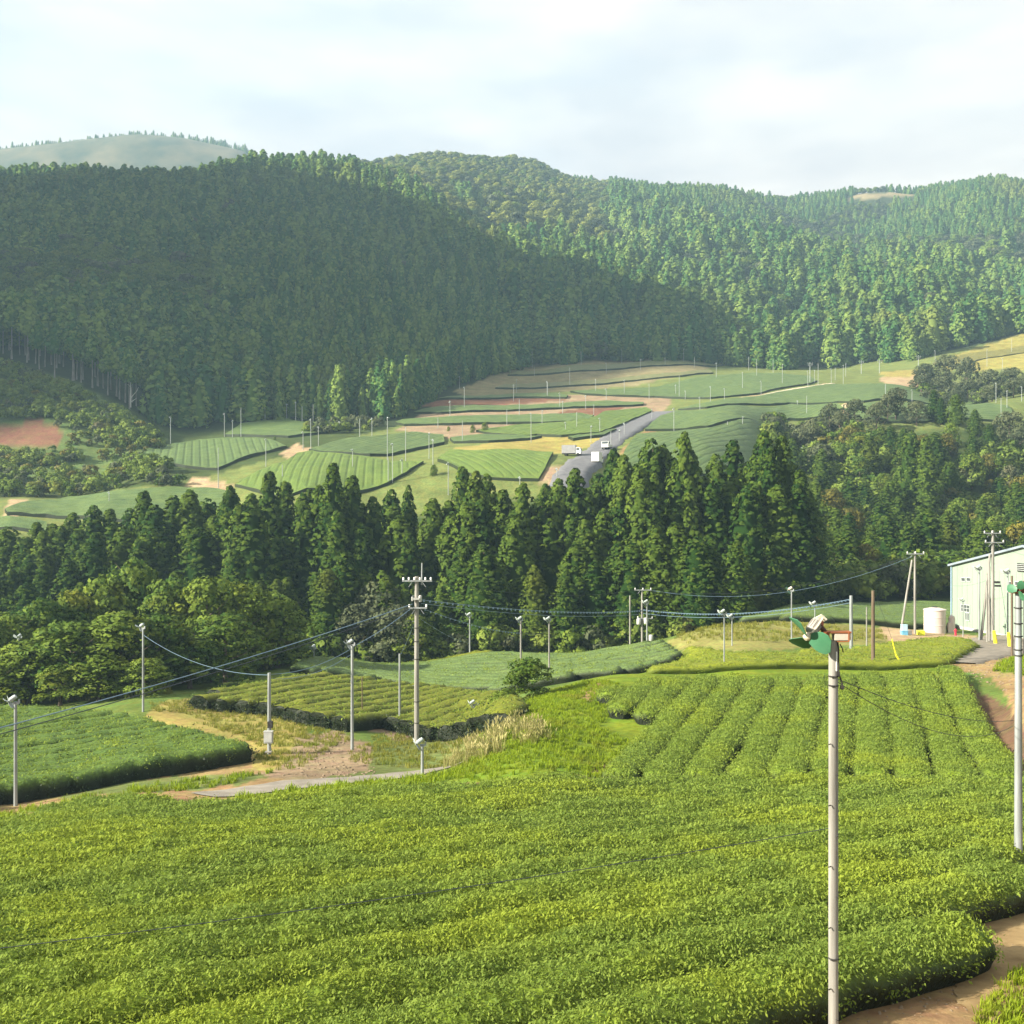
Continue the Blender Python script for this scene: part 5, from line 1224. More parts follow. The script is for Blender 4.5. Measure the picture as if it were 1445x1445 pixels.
def fan_pole(px, yt, yb, label, group=None, d=None, dmin=40, head=1, r=0.075, mat=None, az=200.0, dip=35, blades=3, green=False, lean=0.0, scale=1.0, name='fan_pole', cat='fan pole'):
    base = hit(px, yb, 0, dmin) if d is None else at(px, d)
    top = CZ + (CY - yt) / FOC * base.y
    h = max(1.2, top - base.z - (0.25 if head else 0))
    o = thing(name, base, label, cat, group)
    if lean: o.rotation_euler = (0, lean, 0)
    link('pole', pole_mesh(h, r, mat or GALV), o)
    if head:
        a = Vector((math.cos(R(az)) * math.cos(R(dip)), math.sin(R(az)) * math.cos(R(dip)), -math.sin(R(dip))))
        M = rot_to(a)
        c = Vector((0, 0, h + 0.22)) + Vector((a.x, a.y, 0)) * 0.22
        s = scale * 0.8
        b_ = link('bracket', BRACKET_M, o, (0, 0, h + 0.02), R(az)); b_.scale = (s, s, s)
        mo = link('motor', MOTOR_D if green else MOTOR_M, o, c); mo.rotation_euler = M.to_euler(); mo.scale = (s, s, s)
        for k in range(blades):
            bl = link('blade', BLADE_G if green else BLADE_W, o, c + a * 0.24 * s)
            bl.rotation_euler = (M @ Matrix.Rotation(k * 2 * math.pi / blades + 0.5, 3, 'Z')).to_euler(); bl.scale = (s, s, s)
    POLES[(px, yt)] = (base, h)
    return o

# mid-distance fan poles
FP = fan_pole
gmid = 'frost fan poles round the near tea fields'
FP(22, 985, 1137, 'pale fan pole with a rust-red bracket standing before the left hedge front', gmid, dmin=40, az=190, r=0.09)
FP(17, 896, 985, 'slanting thin fan pole half hidden by the leftmost thicket trees', gmid, d=90, az=250, lean=0.12, r=0.07, mat=GALV)
FP(202, 882, 1004, 'tall fan pole standing at the top edge of the left tea field', gmid, az=160, r=0.085)
FP(409, 880, 930, 'fan pole rising behind the right end of the left thicket', gmid, d=118, az=200, r=0.085)
FP(443, 912, 927, 'short fan with big white blades at the back of the grey-green field', gmid, d=122, az=230, scale=1.5)
FP(497, 905, 1058, 'tall fan pole on the eroded bank with white blades at its tip', gmid, az=170, r=0.10)
FP(564, 922, 1029, 'plain grey pole left of the tall utility pole, at the hedge ends', gmid, head=0, r=0.085)
FP(511, 955, 1020, 'thin dark post beside the white-bladed fan pole', gmid, head=0, r=0.04, mat=WOODP, d=80)
FP(596, 1045, 1097, 'short fan pole in front of the utility pole at the roadside', gmid, az=190, r=0.085, d=53.5, scale=1.0)
FP(663, 866, 918, 'white fan pole at the far edge of the grey-green field, left of two grey ones', gmid, d=126, az=190, r=0.10, scale=1.2)
FP(735, 872, 955, 'leaning-headed fan pole right of the white one, standing inside the grey-green field', gmid, d=107, az=190, r=0.10, scale=1.2, mat=CONCP)
FP(775, 872, 962, 'fan pole with yellowish blades above the dark spiky bush', gmid, d=101, az=200, r=0.085, scale=1.1, mat=CONCP)
FP(669, 990, 1024, 'low fan pole at the right end of the block-like hedge ends', gmid, d=80, az=190, r=0.085)
FP(675, 992, 1022, 'low bare post next to the low fan pole at the hedge ends', gmid, d=80.5, head=0, r=0.06)
FP(913, 848, 911, 'white fan pole standing right of the transformer pole at the hill foot', gmid, d=117, az=190, r=0.09, scale=1.2)
FP(889, 840, 911, 'plain brownish pole left of the transformer pole at the hill foot', gmid, d=118, head=0, r=0.10, mat=CONCP)
FP(1022, 862, 948, 'slim fan pole at the edge of the light green rows, white blades', gmid, d=83, az=190, r=0.06)
FP(1033, 868, 911, 'small fan pole on the dry hilltop just behind the slim one', gmid, d=98, az=190, r=0.06)
FP(1117, 830, 906, 'fan pole with green blades on the dry hilltop', gmid, d=100, az=160, r=0.075, green=True, scale=1.1)
FP(1150, 850, 900, 'fan pole with pale blue-white head directly behind the big fan', gmid, d=104, az=190, r=0.06, scale=1.1)
FP(1201, 840, 916, 'thick pale pole without a fan on the hilltop', gmid, d=97, head=0, r=0.17)
FP(1223, 856, 911, 'thin tan post beside the brown pole on the hilltop', gmid, d=99, head=0, r=0.07, mat=CONCP)
FP(1232, 833, 942, 'brown weathered pole at the edge of the light green rows', gmid, d=84, head=0, r=0.15, mat=WOODP)
FP(1359, 845, 893, 'small fan pole before the factory wall, near its left window', gmid, d=112, az=180, r=0.05, scale=0.9)
FP(1382, 800, 900, 'fan pole with dark blades before the factory wall', gmid, d=106, az=180, r=0.085, scale=1.4, mat=GALV)
FP(1422, 805, 898, 'second dark-bladed fan pole before the factory wall, nearer the frame edge', gmid, d=105, az=180, r=0.085, scale=1.4, mat=GALV)
FP(1428, 812, 926, 'dark pole beside the nearer fan pole by the factory track', gmid, d=90, head=0, r=0.10, mat=WOODP)
FP(1393, 818, 903, 'bare grey pole carrying switch boxes in the cluster before the factory', gmid, d=104, head=0, r=0.09, mat=CONCP)
# the pole with the meter cabinet
o = FP(380, 949, 1064, 'grey steel pole with a white meter cabinet strapped to it', None, d=63.5, head=0, r=0.115, name='meter_pole', cat='pole')
base, h = POLES[(380, 949)]
s_ = base.y / FOC
cab = MB(); cab.box((0, 0, 0), (12 * s_, 0.28, 16 * s_)); cab.box((0, -0.15, 0.02), (10.4 * s_, 0.03, 14.2 * s_)); cab.box((0, 0, 8.4 * s_), (13 * s_, 0.34, 0.04))
cab.build('cabinet', GREYBOX, o, loc=(0.02, -0.28, (1064 - 1039) * s_))
sl = MB(); sl.box((0, 0, 0), (9 * s_, 0.3, 0.07)); sl.build('shelf', CONCP, o, loc=(0.0, -0.2, (1064 - 1060) * s_))
cl = MB(); cl.box((0, 0, 0), (0.28, 0.28, 0.4)); cl.build('switch', DARK, o, loc=(0.08, -0.1, (1064 - 1022) * s_))

# ------------------------------------------------------------------ utility poles
def insul(mb, c, s=1.0):
    mb.lathe([(0.03 * s, 0), (0.07 * s, 0.03 * s), (0.05 * s, 0.08 * s), (0.075 * s, 0.12 * s), (0.04 * s, 0.2 * s)], c, 8)
def utility_pole(px, yt, yb, label, d=None, dmin=40, r=0.17, arms=(), mat=None, extra=None, group=None):
    base = hit(px, yb, 0, dmin) if d is None else at(px, d)
    s = base.y / FOC; top = CZ + (CY - yt) * s; h = top - base.z
    o = thing('utility_pole', base, label, 'utility pole', group)
    link('pole', pole_mesh(h, r, mat or CONCP), o)
    st = MB()
    for k in range(int((h - 2.5) / 0.45)):
        z = 2.2 + k * 0.45; sd = 1 if k % 2 else -1
        st.tube((sd * r * 0.8, 0, z), (sd * (r + 0.16), 0, z), 0.012, n=5)
    st.build('step_bolt', GALV, o)['kind'] = 'stuff'
    for (y, w, off, ins) in arms:
        z = (CY - y) * s + CZ - base.z; ww = w * s
        a = MB(); a.box((off * s, -r - 0.05, z), (ww, 0.09, 0.10)); a.box((off * s - ww * 0.22, -r - 0.02, z - 0.22), (0.04, 0.04, 0.5), Matrix.Rotation(0.6, 3, 'Y')); a.box((off * s + ww * 0.22, -r - 0.02, z - 0.22), (0.04, 0.04, 0.5), Matrix.Rotation(-0.6, 3, 'Y'))
        arm = a.build('crossarm', GALV, o)
        for q in range(ins):
            im = MB(); insul(im, (0, 0, 0), 1.05)
            im.build('insulator', CERAM, arm, True, (off * s + ww * (-0.46 + 0.92 * q / max(1, ins - 1)), -r - 0.05, z + 0.05))
    POLES[(px, yt)] = (base, h)
    return o, base, s, h
U1, ub, us, uh = utility_pole(588, 813, 1049, 'tallest concrete utility pole in the middle of the view with two crossarms', d=72, r=0.165, arms=((819, 42, 1, 6), (857, 26, 2, 2)))
tp = MB(); tp.tube((0.35, 0, uh - 0.6), (0.38, 0, uh + 0.95), 0.055, 0.05, 8); tp.box((0.2, 0, uh - 0.3), (0.4, 0.06, 0.06)); tp.build('lightning_rod', GALV, U1)
bx = MB(); bx.box((0.0, -0.2, uh - 1.55), (0.42, 0.34, 0.12)); bx.lathe([(0.09, 0), (0.12, 0.05), (0.12, 0.4), (0.05, 0.46)], (0.27, -0.22, uh - 1.75), 10); bx.lathe([(0.06, 0), (0.08, 0.05), (0.08, 0.3)], (-0.27, -0.22, uh - 1.7), 10); bx.build('switchgear', GREYBOX, U1, True)
bd = MB()
for y in (886, 905, 930, 990, 1020): bd.tube((0, 0, uh - (y - 813) * us), (0, 0, uh - (y - 813) * us + 0.05), 0.185, 0.185, 12)
bd.build('band', DARK, U1)
U2, u2b, u2s, u2h = utility_pole(906, 831, 911, 'utility pole with transformers at the foot of the dry hill', d=120, r=0.12, arms=((832, 24, 1, 3), (872, 22, 4, 2)))
tr = MB()
for x_, z_ in ((-0.42, 35), (0.42, 34), (1.0, 58)): tr.lathe([(0.05, 0), (0.24, 0.03), (0.26, 0.1), (0.26, 0.62), (0.2, 0.7), (0.06, 0.74)], (x_, -0.3, u2h - z_ * u2s * 1.0 - 1.2), 12)
tr.build('transformer', GREYBOX, U2, True)
U3, u3b, u3s, u3h = utility_pole(1291, 778, 897, 'utility pole with one crossarm and a leaning prop pole beside the white tank', d=113, r=0.125, arms=((781, 25, 0, 3),))
pr = MB(); pr.tube((-21 * u3s, 0, -0.4), (-4 * u3s, 0, u3h - 0.9), 0.13, 0.10, 10); pr.build('prop', CONCP, U3, True)
U4, u4b, u4s, u4h = utility_pole(1401, 748, 902, 'tall twin-crossarm utility pole in front of the factory wall', d=106, r=0.16, arms=((752, 24, -2, 3), (765, 27, 1, 2)))
pr = MB(); pr.tube((-16 * u4s, 0.2, -0.4), (-4 * u4s, 0, u4h - 2.4), 0.14, 0.11, 10); pr.build('prop', CONCP, U4, True)
bx = MB(); bx.box((0.35, -0.2, u4h - 73 * u4s), (0.5, 0.25, 0.22)); bx.box((0.42, -0.2, u4h - 78 * u4s), (0.55, 0.25, 0.2)); bx.build('switch_box', DARK, U4)
u5 = MB(); u5.tube((0, 0, -0.4), (0, 0, 7.8), 0.13, 0.10, 10)
o5 = thing('utility_pole', at(1396, 105), 'bare pole standing just left of the twin-crossarm pole', 'utility pole'); u5.build('pole', CONCP, o5, True)
for x, y0, y1, d, lb in ((1405.5, 887, 906, 103, 'yellow guy-wire guard at the foot of the twin-crossarm pole'), (1426, 886, 908, 100, 'yellow guy-wire guard by the dark pole at the factory track')):
    b_ = at(x, d); h = (y1 - y0) * d / FOC
    g_ = thing('guy_guard', b_, lb, 'guy-wire guard', 'yellow guy-wire guards')
    m_ = MB(); m_.tube((0, 0, -0.1), (-0.22, 0, h), 0.22, 0.16, 8); m_.build('sleeve', YEL, g_, True)
    m_ = MB(); m_.tube((-0.22, 0, h), (-0.9, 0.2, h + 5.0), 0.015, n=4); m_.build('guy_wire', WIREM, g_)
b0, b1 = at(1275, 84), at(1259, 84)
g_ = thing('guy_guard', b0, 'slanting yellow guy-wire guard at the edge of the light green rows', 'guy-wire guard', 'yellow guy-wire guards')
m_ = MB(); m_.tube((0, 0, 0), (-0.62, 0, 1.0), 0.075, 0.07, 8); m_.tube((-0.62, 0, 1.0), (-0.95, 0, 2.3), 0.045, 0.045, 8); m_.build('sleeve', YEL, g_, True)
m_ = MB(); m_.tube((-0.95, 0, 2.3), (-2.4, -0.4, 5.9), 0.012, n=4); m_.build('guy_wire', WIREM, g_)

# ------------------------------------------------------------------ overhead cables
def cable(a, b, sag, r, mat, label, rings=0, group='overhead cables'):
    a, b = Vector(a), Vector(b); n = 26
    pts = [a.lerp(b, k / n) - Vector((0, 0, sag * 4 * (k / n) * (1 - k / n))) for k in range(n + 1)]
    m_ = MB(); m_.path(pts, r, 5)
    for k in range(rings):
        q = (k + 0.5) / rings; p_ = a.lerp(b, q) - Vector((0, 0, sag * 4 * q * (1 - q))); m_.box(p_ - Vector((0, 0, r)), (r * 3.4, r * 3.4, r * 4.5))
    o = m_.build('cable', mat)
    return tag(o, label, 'cable', group)
def pt(px, py, d): return Vector(((px - CX) / FOC * d, d, CZ + (CY - py) / FOC * d))
UD, TD = 72.0, 120.0
cable(pt(594, 846, UD), pt(907, 861, TD), 0.5, 0.030, WIREB, 'upper pale blue cable from the tall utility pole to the transformer pole', 60)
cable(pt(594, 851, UD), pt(907, 866, TD), 0.55, 0.022, WIREB, 'lower pale blue cable from the tall utility pole to the transformer pole', 0)
cable(pt(907, 860, TD), pt(1201, 845, 97), 0.9, 0.034, WIREB, 'upper beaded cable from the transformer pole to the hilltop pole', 70)
cable(pt(907, 865, TD), pt(1201, 850, 97), 0.9, 0.024, WIREB, 'lower cable from the transformer pole to the hilltop pole', 0)
cable(pt(906, 832, TD), pt(1288, 782, 113), 1.9, 0.016, WIREM, 'thin high wire from the transformer pole to the prop-supported pole')
cable(pt(916, 832, TD), pt(1294, 782, 113), 2.3, 0.020, WIREB, 'second high wire towards the prop-supported pole, hanging lower')
cable(pt(600, 818, UD), pt(902, 831, TD), 0.9, 0.012, WIREM, 'thin top wire from the tall utility pole to the transformer pole')
cable(pt(582, 852, UD), pt(-160, 1068, 44), 0.35, 0.030, WIREB, 'upper cable descending left from the tall utility pole', 0)
cable(pt(582, 857, UD), pt(-160, 1078, 44), 0.35, 0.026, WIREM, 'lower cable descending left from the tall utility pole', 0)
cable(pt(596, 858, UD), pt(735, 893, 107), 0.35, 0.022, WIREB, 'beaded wire running down to the fan pole inside the grey-green field', 26)
cable(pt(592, 872, UD), pt(664, 908, 126), 0.3, 0.016, WIREB, 'thin wire running down to the white fan pole', 8)
cable(pt(580, 858, UD), pt(498, 912, 66), 0.15, 0.020, WIREB, 'beaded wire from the tall utility pole down to the eroded-bank fan pole', 16)
cable(pt(584, 880, UD), pt(565, 924, 79), 0.1, 0.014, WIREB, 'short steep wire to the plain grey pole', 6)
cable(pt(203, 896, 79), pt(380, 952, 63.5), 0.75, 0.018, WIREB, 'sagging wire between the top-edge fan pole and the meter pole', 0)
cable(pt(380, 951, 63.5), pt(497, 914, 66), 0.4, 0.018, WIREB, 'upper wire from the meter pole to the eroded-bank fan pole', 0)
cable(pt(380, 957, 63.5), pt(497, 922, 66), 0.5, 0.014, WIREB, 'lower wire from the meter pole to the eroded-bank fan pole', 0)
cable(pt(740, 893, 107), pt(775, 890, 101), 0.2, 0.012, WIREM, 'short wire between two fan poles of the grey-green field', 0)
cable(pt(1295, 782, 113), pt(1399, 768, 106), 0.5, 0.012, WIREM, 'wire from the prop-supported pole to the twin-crossarm pole')
cable(pt(1402, 767, 106), pt(1500, 790, 95), 0.4, 0.012, WIREM, 'wire leaving the twin-crossarm pole to the right')
cable(pt(1402, 755, 106), pt(1500, 772, 95), 0.4, 0.012, WIREM, 'top wire leaving the twin-crossarm pole to the right')
cable(pt(1345, 826, 112), pt(1400, 815, 106), 0.3, 0.010, WIREM, 'thin wire across the factory wall')
cable(pt(1181, 957, 16.2), pt(1430, 1016, 30), 0.25, 0.008, WIREM, 'thin black wire from the big fan pole over the right-hand rows')
cable(pt(1181, 961, 16.2), pt(1430, 1024, 30), 0.55, 0.007, WIREM, 'lower thin black wire from the big fan pole over the right-hand rows')
cable(pt(-200, 1360, 13.5), pt(1171, 1168, 16.25), 0.12, 0.006, WIREM, 'thin dark wire low over the foreground tea')

# ------------------------------------------------------------------ the big fan in the foreground
D0 = 16.2; S0 = D0 / FOC
nb = at(1176, D0)
ptop = CZ + (CY - 903) * S0; hN = ptop - nb.z
NF = thing('fan_pole', nb, 'big frost fan with green blades on the nearest pole, in the foreground', 'fan pole', gmid)
m_ = MB(); m_.tube((0, 0, -0.6), (0, 0, hN), 0.078, 0.074, 20); m_.build('pole', CONCP, NF, True)
def L_(px, py, dy=0.0): return Vector(((px - 1176) * S0, dy, hN - (py - 903) * S0))
m_ = MB()
for k, y in enumerate(range(1005, 1470, 43)):
    sd = -1 if k % 2 else 0.35
    p_ = L_(1176, y); m_.tube(p_ + Vector((sd * 0.06, -0.07, 0)), p_ + Vector((sd * 0.11, -0.105, 0)), 0.010, n=6)
m_.build('step_bolt', DARK, NF)['kind'] = 'stuff'
for y in (954.5, 967.5, 1352):
    m_ = MB(); p_ = L_(1176, y); m_.tube(p_, p_ + Vector((0, 0, 0.022)), 0.081, 0.081, 18); m_.tube(p_ + Vector((-0.07, -0.08, 0.01)), p_ + Vector((0.02, -0.09, 0.012)), 0.012, n=6); m_.build('band', DARK, NF, True)
m_ = MB(); m_.tube(L_(1178, 918, -0.09), L_(1178, 945, -0.09), 0.012, n=8); m_.build('conduit', CERAM, NF, True)
m_ = MB(); m_.path([L_(1180, 904, -0.07), L_(1181, 915, -0.09), L_(1180.5, 935, -0.095), L_(1181, 948, -0.09), L_(1184, 955, -0.06), L_(1187, 962, -0.04), L_(1188, 968, -0.03)], 0.013, 6); m_.path([L_(1184, 908, -0.05), L_(1188, 914, -0.02), L_(1190, 920, 0)], 0.009, 5); m_.box(L_(1187.5, 969, -0.03), (0.05, 0.05, 0.06)); m_.box(L_(1180, 949, -0.09), (0.05, 0.04, 0.07)); m_.build('wiring', DARK, NF)
# bracket across the pole top
m_ = MB(); m_.box(L_(1187, 897.5, -0.02), (0.26, 0.16, 0.10)); m_.build('bracket', surf('pale_steel', (0.50, 0.44, 0.36), (0.58, 0.50, 0.42), 6, 0.6), NF)
m_ = MB(); m_.box(L_(1182, 891, -0.02), (0.37, 0.17, 0.028)); m_.box(L_(1164, 896, -0.02), (0.09, 0.15, 0.13)); m_.box(L_(1194.8, 897, -0.02), (0.02, 0.18, 0.15)); m_.box(L_(1187, 903.6, -0.02), (0.18, 0.17, 0.014)); m_.build('bracket_arm', RUST, NF)
ax = Vector((-0.62, -0.42, -0.66)).normalized(); Mx = rot_to(ax)
mc = L_(1149, 883, -0.02)
m_ = MB(); m_.lathe([(0.03, -0.13), (0.085, -0.12), (0.095, -0.09), (0.095, 0.11), (0.085, 0.13), (0.04, 0.15)], n=16); mo = m_.build('motor', surf('motor_grey', (0.26, 0.24, 0.21), (0.36, 0.33, 0.29), 8, 0.5), NF, True, mc); mo.rotation_euler = Mx.to_euler()
m_ = MB()
for k in range(14):
    t_ = k * 2 * math.pi / 14; m_.box((math.cos(t_) * 0.098, math.sin(t_) * 0.098, 0.01), (0.006, 0.006, 0.16))
m_.build('fin', surf('fin_grey', (0.2, 0.18, 0.16)), mo)['kind'] = 'stuff'
# cream guard frame round the motor
m_ = MB(); P_ = [(-0.13, 0, -0.16), (-0.145, 0, 0.06), (-0.10, 0, 0.17), (0.10, 0, 0.17), (0.145, 0, 0.06), (0.13, 0, -0.16)]
for a, b in zip(P_, P_[1:]): m_.tube(a, b, 0.016, n=6)
m_.tube((-0.13, 0, -0.16), (0.13, 0, -0.16), 0.022, n=6); m_.box((0, 0.0, -0.145), (0.30, 0.12, 0.03))
fr = m_.build('motor_frame', MOTORC, NF, True, mc); fr.rotation_euler = (Mx @ Matrix.Rotation(0.5, 3, 'Z')).to_euler()
m_ = MB(); m_.tube(L_(1158, 884, -0.02), L_(1166, 893, -0.02), 0.040, 0.035, 10); m_.box(L_(1156, 879, -0.02), (0.09, 0.12, 0.07)); m_.build('pivot', surf('brown_casting', (0.06, 0.025, 0.02), (0.12, 0.04, 0.025), 8, 0.5), NF)
hub = mc + ax * 0.24
m_ = MB(); m_.tube(mc + ax * 0.12, hub, 0.03, 0.03, 10); m_.lathe([(0.02, -0.03), (0.06, -0.025), (0.065, 0.02), (0.03, 0.05)], hub, 14, Mx); m_.build('hub', MOTORC, NF, True)
up = Vector((-0.35, 0.0, 0.42)); up = (up - ax * up.dot(ax)).normalized(); sd_ = ax.cross(up)
BIGB = blade_mesh(0.45, 0.33, FANG, -0.55)
for k in range(3):
    t_ = k * 2 * math.pi / 3 - 0.25
    xd = up * math.cos(t_) + sd_ * math.sin(t_); yd = ax.cross(xd)
    Mb = Matrix((xd, yd, ax)).transposed()
    bl = link('blade', BIGB, NF, hub); bl.scale = (0.9, 0.88, 0.9); bl.rotation_euler = Mb.to_euler()
# the pole at the right edge
D1 = 28.9; S1 = D1 / FOC
rb = at(1437, D1)
hR = CZ + (CY - 836) * S1 - rb.z
RF = thing('fan_pole', rb, 'frost fan pole at the right edge of the foreground tea, green blade and rusty motor', 'fan pole', gmid)
m_ = MB(); m_.tube((0, 0, -0.5), (0, 0, hR), 0.115, 0.085, 18); m_.build('pole', GALV, RF, True)
m_ = MB()
for y in (858, 880, 898, 917, 925): m_.tube((0, 0, hR - (y - 836) * S1), (0, 0, hR - (y - 836) * S1 + 0.03), 0.118, 0.118, 14)
m_.build('band', DARK, RF, True)
m_ = MB(); m_.box((0.12, -0.12, hR - 0.9), (0.05, 0.05, 1.7)); m_.build('conduit', DARK, RF)
m_ = MB(); m_.box((0.0, 0, hR + 0.04), (0.4, 0.26, 0.1)); m_.build('bracket', RUST, RF)
m_ = MB(); m_.lathe([(0.04, -0.2), (0.13, -0.18), (0.14, 0.12), (0.06, 0.2)], n=14); mo = m_.build('motor', surf('brown_motor', (0.10, 0.04, 0.025), (0.2, 0.08, 0.04), 6, 0.6), RF, True, (0.08, -0.12, hR + 0.18)); a2 = Vector((-0.75, -0.5, -0.3)).normalized(); M2 = rot_to(a2); mo.rotation_euler = M2.to_euler()
for k in range(3):
    bl = link('blade', BLADE_G, RF, Vector((0.08, -0.12, hR + 0.18)) + a2 * 0.26); bl.rotation_euler = (M2 @ Matrix.Rotation(k * 2.094 + 0.9, 3, 'Z')).to_euler(); bl.scale = (0.62, 0.62, 0.62)

# ------------------------------------------------------------------ factory at the right edge
WALL = surf('mint_siding', (0.225, 0.285, 0.220), (0.262, 0.322, 0.255), 0.35, 0.6, stretch=(1, 1, 0.1))
ROOFM = surf('grey_roof', (0.20, 0.24, 0.28), (0.26, 0.30, 0.34), 0.6, 0.5)
BASEM = surf('concrete_base', (0.36, 0.34, 0.32), (0.46, 0.44, 0.41), 1.0, 0.9)
GLASS = surf('dark_glass', (0.045, 0.055, 0.055), (0.09, 0.10, 0.10), 0.6, 0.15, spec=0.6)
FRAME = surf('window_frame', (0.42, 0.45, 0.43), rough=0.4)
P0 = Vector(((1344 - CX) / FOC * 124, 124.0, CZ - 14.1)); wd = Vector((0.16, -0.987, 0)).normalized(); wn_ = Vector((wd.y, -wd.x, 0))    # outward: to the left
if wn_.x > 0: wn_ = -wn_
FA = thing('factory', P0, 'mint white metal factory building with a shallow gable at the right edge', 'factory')
Mw = Matrix((wd, -wn_, Vector((0, 0, 1)))).transposed()       # local x along wall, y into the building, z up
FA.rotation_euler = Mw.to_euler()
Wl, eave, ridge_h, dep = 27.0, 7.6, 10.3, 24.0
m_ = MB(); m_.prism([(0, 0.5), (Wl, 0.5), (Wl, eave), (Wl / 2, ridge_h), (0, eave)], dep); m_.build('wall', WALL, FA)
m_ = MB()
for k in range(1, 27): m_.box((k * 1.0, -0.012, (0.5 + min(eave, 99)) / 2), (0.035, 0.024, eave - 0.5))
rb_ = m_.build('siding_rib', WALL, FA); rb_['kind'] = 'stuff'
m_ = MB(); m_.box((Wl / 2, dep / 2, 0.1), (Wl + 0.1, dep + 0.1, 0.8)); m_.build('base', BASEM, FA)
for sgn in (0, 1):
    m_ = MB()
    a0, a1 = (-0.4, Wl / 2) if sgn == 0 else (Wl / 2, Wl + 0.4)
    sl_ = (ridge_h - eave) / (Wl / 2); zf = lambda x: ridge_h - abs(x - Wl / 2) * sl_
    poly = [(a0, zf(a0) + 0.02), (a1, zf(a1) + 0.02), (a1, zf(a1) + 0.26), (a0, zf(a0) + 0.26)]
    m_.prism(poly, dep + 0.8, None, (0, -0.4, 0)); m_.build('roof', ROOFM, FA)
m_ = MB(); m_.box((-0.08, -0.1, eave / 2 + 0.2), (0.12, 0.12, eave - 0.6)); m_.build('downpipe', surf('blue_pipe', (0.30, 0.42, 0.52)), FA)
def wall_s(px, py_):
    q = (px - CX) / FOC
    s = (q * P0.y - P0.x) / (wd.x - q * wd.y)
    y = P0.y + wd.y * s
    return s, CZ + (CY - py_) / FOC * y - P0.z
def window(x0, y0, x1, y1, cols, rows):
    s0_, z1_ = wall_s(x0, y0); s1_, _ = wall_s(x1, y0); _, z0_ = wall_s(x0, y1)
    cx_, cz_, w_, h_ = (s0_ + s1_) / 2, (z0_ + z1_) / 2, s1_ - s0_, z1_ - z0_
    f = MB(); t_ = 0.07
    f.box((-w_ / 2, 0, 0), (t_, 0.14, h_ + t_)); f.box((w_ / 2, 0, 0), (t_, 0.14, h_ + t_)); f.box((0, 0, h_ / 2), (w_ - t_, 0.13, t_)); f.box((0, 0, -h_ / 2), (w_ - t_, 0.13, t_))
    for k in range(1, cols): f.box((-w_ / 2 + w_ * k / cols, 0, 0), (0.05, 0.11, h_ - t_))
    for k in range(1, rows): f.box((0, 0.003, -h_ / 2 + h_ * k / rows), (w_ - t_, 0.10, 0.05))
    o = f.build('window', FRAME, FA, loc=(cx_, -0.03, cz_))
    for a in range(cols):
        for b in range(rows):
            p_ = MB(); p_.box((0, 0, 0), (w_ / cols - 0.06, 0.03, h_ / rows - 0.06)); p_.build('pane', GLASS, o, loc=(-w_ / 2 + w_ * (a + 0.5) / cols, 0.0, -h_ / 2 + h_ * (b + 0.5) / rows))
window(1357.2, 814.5, 1362.8, 819.5, 1, 1); window(1364.7, 814.5, 1370.2, 819.5, 1, 1)
window(1357, 852, 1369, 862, 3, 2); window(1424.5, 820, 1429, 825.5, 1, 1); window(1433, 820, 1438, 825.5, 1, 1)
s0_, z1_ = wall_s(1363, 863); s1_, z0_ = wall_s(1368.5, 876)
m_ = MB(); m_.box(((s0_ + s1_) / 2, -0.03, (z0_ + z1_) / 2), (s1_ - s0_, 0.12, z1_ - z0_)); dr_ = m_.build('door', FRAME, FA)
for k in range(3):
    m_ = MB(); m_.box((0, 0, 0), ((s1_ - s0_) / 3 - 0.08, 0.03, z1_ - z0_ - 0.2)); m_.build('pane', GLASS, dr_, loc=(s0_ + (s1_ - s0_) * (k + 0.5) / 3, -0.085, (z0_ + z1_) / 2))
s0_, z1_ = wall_s(1437, 796)
lv = MB(); lv.box((s0_ + 0.9, -0.05, z1_ - 0.3), (1.9, 0.16, 0.9)); lo_ = lv.build('vent', DARK, FA)
for k in range(4):
    m_ = MB(); m_.box((0, 0, 0), (1.8, 0.16, 0.05), Matrix.Rotation(-0.5, 3, 'X')); m_.build('louvre', FRAME, lo_, loc=(s0_ + 0.9, -0.14, z1_ - 0.62 + k * 0.2))
# tanks and crates beside it
TANKM = surf('tank_plastic', (0.50, 0.42, 0.38), (0.56, 0.49, 0.45), 0.8, 0.45)
tb = at(1319, 117); tz = CZ - (893 - CY) / FOC * 117
TK = thing('tank', Vector((tb.x, tb.y, tz)), 'large round pinkish white water tank on a dark slab beside the factory', 'tank')
m_ = MB(); m_.lathe([(1.17, 0.0), (1.18, 2.6), (1.24, 2.62), (1.24, 2.72), (1.15, 2.76), (0.5, 2.92), (0.3, 2.95)], n=32); m_.build('body', TANKM, TK, True)
m_ = MB(); m_.lathe([(0.32, 2.95), (0.32, 3.03), (0.1, 3.06)], n=16); m_.build('lid', DARK, TK, True)
m_ = MB(); m_.lathe([(1.19, 0.9), (1.2, 0.92), (1.2, 0.98), (1.19, 1.0)], n=32); m_.lathe([(1.19, 1.8), (1.2, 1.82), (1.2, 1.88), (1.19, 1.9)], n=32); m_.build('hoop', TANKM, TK, True)
m_ = MB(); m_.box((0.5, 0, -0.6), (4.6, 3.0, 1.18)); m_.build('slab', BASEM, TK)
m_ = MB(); m_.tube((1.15, -0.4, 0.3), (1.6, -0.4, 0.3), 0.06, n=8); m_.tube((1.6, -0.4, 0.3), (1.6, -0.4, -0.1), 0.06, n=8); m_.build('pipe', DARK, TK)
sb = Vector((tb.x + 1.9, tb.y - 0.1, tz))
ST_ = thing('small_tank', sb, 'small white pressure tank between the big tank and the factory wall', 'tank')
